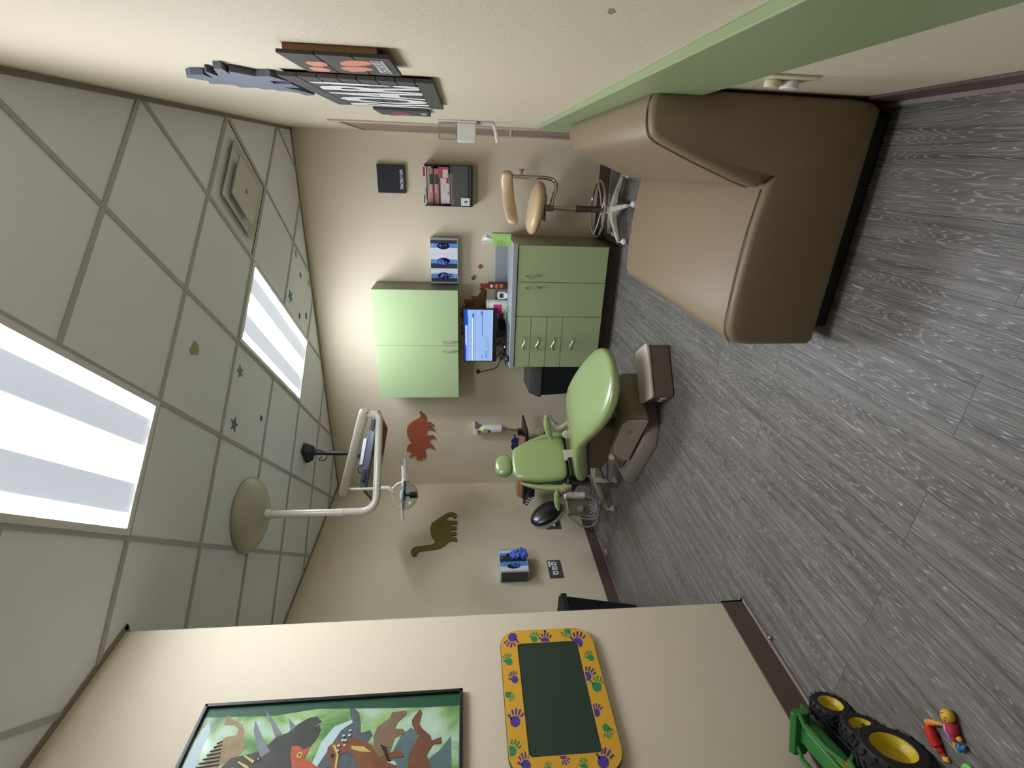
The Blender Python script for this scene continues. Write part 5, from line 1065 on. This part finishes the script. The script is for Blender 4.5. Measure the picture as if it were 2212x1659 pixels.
# ------------------------------------------------------------------ chalkboard with hand prints
bd = thing('chalkboard', 'child chalkboard with an orange-yellow frame of purple and green handprints', 'chalkboard', (XP, 1.18, .77))
yc, zc, bwid, bhei = 1.188, .970, .555, .392
outer = [(yc+a, zc+b) for a, b in rrect(bwid, bhei, .075, 8)]; inner = [(1.187+a, .970+b) for a, b in rrect(.430, .254, .014, 8)]
g = G(); n = len(outer); x0, x1 = XP+.006, XP+.022
vs = [Vector((x0, p[0], p[1])) for p in outer]+[Vector((x1, p[0], p[1])) for p in outer]+[Vector((x0, p[0], p[1])) for p in inner]+[Vector((x1, p[0], p[1])) for p in inner]
fs = []
for k in range(n):
    q = (k+1) % n; fs += [(k, q, n+q, n+k), (n+k, n+q, 3*n+q, 3*n+k), (3*n+k, 3*n+q, 2*n+q, 2*n+k), (2*n+k, 2*n+q, q, k)]
g.add(vs, fs)
def hand(y, z, ang, size, mi):
    a = R_(ang); u = Vector((math.cos(a), math.sin(a))); v = Vector((-u.y, u.x)); s = size*.5; g.mi = mi
    def T(p): return (y+u.x*p[0]*s+v.x*p[1]*s, z+u.y*p[0]*s+v.y*p[1]*s)
    def ok(p): 
        qy, qz = abs(p[0]-yc), abs(p[1]-zc); return qy < bwid/2-.004 and qz < bhei/2-.004 and not (abs(p[0]-1.187) < .2145 and abs(p[1]-.970) < .1265)
    def put(poly):
        pts = []
        for p in poly:
            qy, qz = T(p); qy = min(max(qy, yc-bwid/2+.004), yc+bwid/2-.004); qz = min(max(qz, zc-bhei/2+.004), zc+bhei/2-.004)
            ey, ez = .218-abs(qy-1.187), .130-abs(qz-.970)
            if ey > 0 and ez > 0:
                if ey < ez: qy += math.copysign(ey, qy-1.187)
                else: qz += math.copysign(ez, qz-.970)
            pts.append((qy, qz))
        A = abs(sum(pts[i-1][0]*pts[i][1]-pts[i][0]*pts[i-1][1] for i in range(len(pts))))/2
        if A > 2e-6: g.prism(pts, 'X', x1-.0005, x1+.0006)
    put([(-.9+.0+.55*math.cos(t)+.35, .5*math.sin(t)) for t in [2*math.pi*k/16 for k in range(16)]])
    for fy, fx, dx, dy, L in ((-.42, .02, .95, -.42, .52), (-.15, .08, 1, -.12, .68), (.13, .08, 1, .1, .66), (.38, .0, .93, .4, .5)):
        d = Vector((dx, dy)).normalized(); e = Vector((-d.y, d.x)); o = Vector((fx, fy))
        put([tuple(o+d*L*x+e*.10*w_) for x, w_ in ((0, -.8), (.5, -.9), (.9, -1.1), (1.02, 0), (.9, 1.1), (.5, .9), (0, .8))])
    d = Vector((.62, .8)).normalized(); e = Vector((-d.y, d.x)); o = Vector((-.45, .38))
    put([tuple(o+d*.55*x+e*.12*w_) for x, w_ in ((0, -1), (.6, -.9), (1, -1), (1.1, 0), (1, 1), (.6, .9), (0, 1))])
for k, y, z, an, L in HANDPRINTS: hand(y, z, an, L*1.25, 1 if k == 'P' else 2)
mk('frame', g, [mat('orange_yellow_laminate', (226, 172, 52), rough=.45), mat('purple_print', (84, 62, 150), rough=.5), mat('green_print', (48, 142, 92), rough=.5)], bd)
mk('edge', G().loft([[Vector((XP, yc+(p[0]-yc)*1.004, zc+(p[1]-zc)*1.006)) for p in outer], [Vector((XP+.019, yc+(p[0]-yc)*1.006, zc+(p[1]-zc)*1.008)) for p in outer]]), mat('dark_edge', (58, 52, 46), rough=.5), bd)
mk('writing_surface', G().bb(XP+.008, XP+.0195, .968, 1.406, .840, 1.100), mat('dark_green_board', (44, 62, 50), rough=.45, var=.06, vscale=40), bd)
mk('hanging_hook', G().cyl((XP+.0215, 1.455, .972), (XP+.0235, 1.455, .972), .005), black, bd)
tbx = text('lettering', 'HANDS', (XP+.0225, .952, .795), (0, 1, 0), (0, 0, 1), .02, .008, mat('green_print', (48, 142, 92)), bd) if False else None

# ------------------------------------------------------------------ toys on the floor
tg = mat('tractor_green', (44, 120, 52), rough=.35, coat=.3); ty = mat('tractor_yellow', (206, 184, 40), rough=.4); tk = mat('tyre_rubber', (30, 30, 30), rough=.6)
# local frame: forward TF, left TL_
TO = Vector((-1.625, .690, 0)); tfa = R_(110)
tf = Vector((math.cos(tfa), math.sin(tfa), 0)); tl = Vector((-tf.y, tf.x, 0)); RT = Matrix(((tf.x, tl.x, 0), (tf.y, tl.y, 0), (0, 0, 1)))
def T_(f, l, z): return TO+tf*f+tl*l+Vector((0, 0, z))
tt = thing('toy_tractor', 'green and yellow toy tractor with a front loader on the floor by the poster wall', 'toy tractor', TO)
def wheel(f, l, r, w_, name, out=1):
    c_ = T_(f, l, r); ax = tl*out
    prof = [(r*.60, -w_/2), (r*.86, -w_/2), (r*.95, -w_*.38), (r*.95, w_*.38), (r*.86, w_/2), (r*.62, w_/2), (r*.58, w_*.30), (r*.58, -w_*.30)]
    g = G(); n = 36; vs = []; u = tf; v = Vector((0, 0, 1))
    for rr, h in prof:
        for k in range(n): t = 2*math.pi*k/n; vs.append(c_+ax*h+(u*math.cos(t)+v*math.sin(t))*rr)
    m_ = len(prof); g.add(vs, [(i*n+k, i*n+(k+1) % n, ((i+1) % m_)*n+(k+1) % n, ((i+1) % m_)*n+k) for i in range(m_) for k in range(n)])
    for k in range(18):
        for sg in (-1, 1):
            t = 2*math.pi*(k+.25*sg)/18; d = u*math.cos(t)+v*math.sin(t); tg_d = -u*math.sin(t)+v*math.cos(t)
            q = c_+d*r*.955+ax*(sg*w_*.24); e = (ax*sg*.8+tg_d*.6).normalized(); nn = d.cross(e)
            M3 = Matrix(((e.x, nn.x, d.x), (e.y, nn.y, d.y), (e.z, nn.z, d.z))); g.box(q, (w_*.5, r*.09, r*.09), M3)
    ty_ = mk(name, g, tk, tt, smooth=True, angle=30)
    prof = [(.0, w_*.12), (r*.12, w_*.16), (r*.20, w_*.10), (r*.44, w_*.08), (r*.50, w_*.20), (r*.56, w_*.40), (r*.62, w_*.46), (r*.63, w_*.40), (r*.59, w_*.1), (r*.58, -w_*.3), (.0, -w_*.3)]
    g = G(); vs = []
    for rr, h in prof:
        for k in range(n): t = 2*math.pi*k/n; vs.append(c_+ax*h+(u*math.cos(t)+v*math.sin(t))*max(rr, 1e-4))
    g.add(vs, [(i*n+k, i*n+(k+1) % n, (i+1)*n+(k+1) % n, (i+1)*n+k) for i in range(len(prof)-1) for k in range(n)])
    mk('rim', g, ty, ty_, smooth=True, angle=40)
wheel(.275, .065, .062, .05, 'front_wheel', 1); wheel(.275, -.055, .062, .05, 'front_wheel', -1); wheel(.135, -.085, .064, .05, 'middle_wheel', -1)
wheel(.0, .125, .093, .07, 'rear_wheel', 1); wheel(.0, -.125, .093, .07, 'rear_wheel', -1)
mk('hood', G().box(T_(.18, .01, .150), (.24, .07, .06), RT, taper=(.94, .86)), tg, tt, bevel=.008)
lab(mk('stripe', G().box(T_(.18, -.0255, .165), (.21, .002, .008), RT).box(T_(.18, .0455, .165), (.21, .002, .008), RT), ty, tt), 'yellow side stripe')
mk('chassis', G().box(T_(.12, 0, .075), (.36, .05, .04), RT).cyl(T_(.275, .06, .062), T_(.275, -.05, .062), .008).cyl(T_(.0, .12, .093), T_(.0, -.12, .093), .010), black, tt, bevel=.003)
for s_ in (1, -1):
    mk('fender', G().prism([(-.075, .150), (-.05, .186), (.0, .200), (.05, .186), (.075, .150), (.066, .148), (.04, .178), (.0, .190), (-.04, .178), (-.066, .148)], 'Y', s_*.035, s_*.085).xf(Matrix.Translation(TO) @ RT.to_4x4()), tg, tt, bevel=.003)
    for z, (f0, f1) in ((0, (-.085, -.08)), (1, (.035, .05))): mk('cab_post', G().tube([T_(f0, s_*.045, .15), T_(f1-.01*(1-z), s_*.04, .255)], .0045, 8), black, tt, smooth=True)
mk('roof', G().box(T_(-.022, 0, .262), (.155, .115, .018), RT), tg, tt, bevel=.008)
mk('seat', G().box(T_(-.04, 0, .14), (.045, .045, .02), RT).box(T_(-.065, 0, .165), (.012, .045, .05), RT), black, tt, bevel=.005)
for s_ in (1, -1):
    o = mk('loader_arm', G().tube([T_(.045, s_*.058, .175), T_(.12, s_*.060, .200), T_(.21, s_*.060, .205), T_(.26, s_*.056, .185)], .0075, 8), tg, tt, smooth=True)
    lab(mk('pivot', G().cyl(T_(.05, s_*.062, .178), T_(.05, s_*.072, .178), .010), mat('red_pin', (200, 90, 66), rough=.4), o, smooth=True), 'red pivot pin')
    mk('arm_bracket', G().box(T_(.05, s_*.054, .145), (.035, .012, .08), RT), tg, tt, bevel=.004)
mk('bucket', G().prism([(.255, .20), (.272, .21), (.285, .19), (.285, .16), (.305, .150), (.305, .144), (.268, .142), (.255, .16)], 'Y', -.06, .085).xf(Matrix.Translation(TO) @ RT.to_4x4()), tg, tt, bevel=.003)

fg = thing('toy_figure', 'small toy doll with a yellow smiling head and purple-red striped body', 'toy', (-1.345, .700, 0))
yel = mat('toy_yellow', (228, 178, 62), rough=.45); red_ = mat('toy_red', (204, 44, 40), rough=.45); pur = mat('toy_purple', (92, 74, 160), rough=.45); blu = mat('toy_blue', (52, 110, 180), rough=.45); lav = mat('toy_lavender', (180, 160, 220), rough=.45)
ua = Vector((-.045, -.040, 0)).normalized()
h0 = Vector((-1.318, .728, .0))
hm = mk('head', G().ell(Vector((-1.312, .7235, .016)), (.019, .017, .015), n=20, m=12), yel, fg, smooth=True)
mk('face', G().ell((-1.3085, .7175, .030), (.002, .002, .0015), n=8, m=6).ell((-1.3165, .7165, .030), (.002, .002, .0015), n=8, m=6).tube([(-1.302, .7265, .0287), (-1.307, .7305, .029), (-1.315, .732, .0285), (-1.321, .729, .028)], .0009, 6, smooth=3), black, hm)
mk('body', G().tube([(-1.322, .712, .012), (-1.336, .700, .013), (-1.352, .690, .012)], [.015, .015, .011], 14, smooth=4), mat('toy_magenta', (190, 50, 70), rough=.45), fg, smooth=True)
lab(mk('sleeve', G().tube([(-1.334, .722, .012), (-1.346, .710, .015), (-1.362, .694, .012)], [.006, .008, .006], 10, smooth=4), lav, fg, smooth=True), 'lavender sleeve')
mk('trim_band', G().tube([(-1.342, .726, .010), (-1.356, .710, .013), (-1.370, .697, .008)], [.004, .006, .005], 10, smooth=4), pur, fg, smooth=True)
mk('hand', G().ell((-1.340, .682, .011), (.008, .008, .006), n=14, m=8).tube([(-1.362, .686, .010), (-1.372, .681, .009)], .005, 8), yel, fg, smooth=True)
mk('foot', G().ell((-1.362, .672, .010), (.012, .007, .006), Matrix.Rotation(R_(35), 3, 'Z'), n=14, m=8).ell((-1.352, .666, .009), (.010, .006, .006), n=14, m=8), blu, fg, smooth=True)
ff = thing('toy_fish', 'red and yellow fish-shaped toy lying beside the small toy doll', 'toy', (-1.41, .72, 0))
mk('body', G().tube([(-1.392, .755, .012), (-1.400, .742, .015), (-1.414, .722, .015), (-1.424, .703, .011), (-1.428, .690, .007)], [.008, .014, .014, .009, .005], 14, smooth=4), red_, ff, smooth=True)
mk('fin', G().tube([(-1.390, .755, .014), (-1.375, .745, .015), (-1.360, .733, .012), (-1.350, .722, .008)], [.008, .008, .006, .004], 10, smooth=4), mat('toy_orange', (226, 150, 50), rough=.45), ff, smooth=True)
mk('tail', G().box((-1.433, .683, .007), (.012, .018, .008), Matrix.Rotation(R_(50), 3, 'Z')).ell((-1.423, .742, .008), (.006, .008, .005), n=12, m=8), yel, ff, bevel=.002)
mk('wing', G().loft([[Vector(p) for p in ((-1.428, .730, .006), (-1.440, .718, .006), (-1.438, .704, .006), (-1.428, .700, .006))], [Vector(p) for p in ((-1.428, .730, .011), (-1.440, .718, .011), (-1.438, .704, .011), (-1.428, .700, .011))]]), mat('toy_white', (226, 214, 196), rough=.5), ff, bevel=.001)
tag(mk('toy_ring', G().tube([(-1.395+.013*math.cos(a), .632+.013*math.sin(a), .008) for a in [2*math.pi*k/24 for k in range(24)]], .0055, 10, closed=True).ell((-1.393, .640, .010), (.008, .008, .008)), mat('toy_lime', (120, 214, 110), rough=.4), smooth=True), 'bright lime green toy piece at the very edge below the toy doll', 'toy')
# ------------------------------------------------------------------ camera (portrait shot, stored on its side)
F = Vector((-.40863, .90787, -.09379)); Rv = Vector((.91200, .41017, -.00313)); U = Vector((-.03563, .08681, .99559))
cd_ = bpy.data.cameras.new('camera'); cam_o = bpy.data.objects.new('camera', cd_); COL.objects.link(cam_o)
X, Y, Z = -U, Rv, -F
cam_o.matrix_world = Matrix(((X.x, Y.x, Z.x, 0), (X.y, Y.y, Z.y, 0), (X.z, Y.z, Z.z, 1.3058), (0, 0, 0, 1)))
cd_.sensor_fit = 'HORIZONTAL'; cd_.sensor_width = 36; cd_.lens = 1052.3/2212*36; cd_.clip_start = .02; cd_.clip_end = 50
SC.camera = cam_o
# ------------------------------------------------------------------ world and view
w = bpy.data.worlds.new('world'); SC.world = w; w.use_nodes = True
w.node_tree.nodes['Background'].inputs[0].default_value = (.6, .65, .7, 1); w.node_tree.nodes['Background'].inputs[1].default_value = .2
SC.view_settings.view_transform = 'Standard'; SC.view_settings.look = 'None'; SC.view_settings.gamma = 1; SC.view_settings.exposure = EXPO
SC.view_settings.use_curve_mapping = False
SC.cycles.use_denoising = True; SC.cycles.max_bounces = 7; SC.cycles.diffuse_bounces = 4; SC.cycles.glossy_bounces = 3; SC.cycles.caustics_reflective = False; SC.cycles.caustics_refractive = False
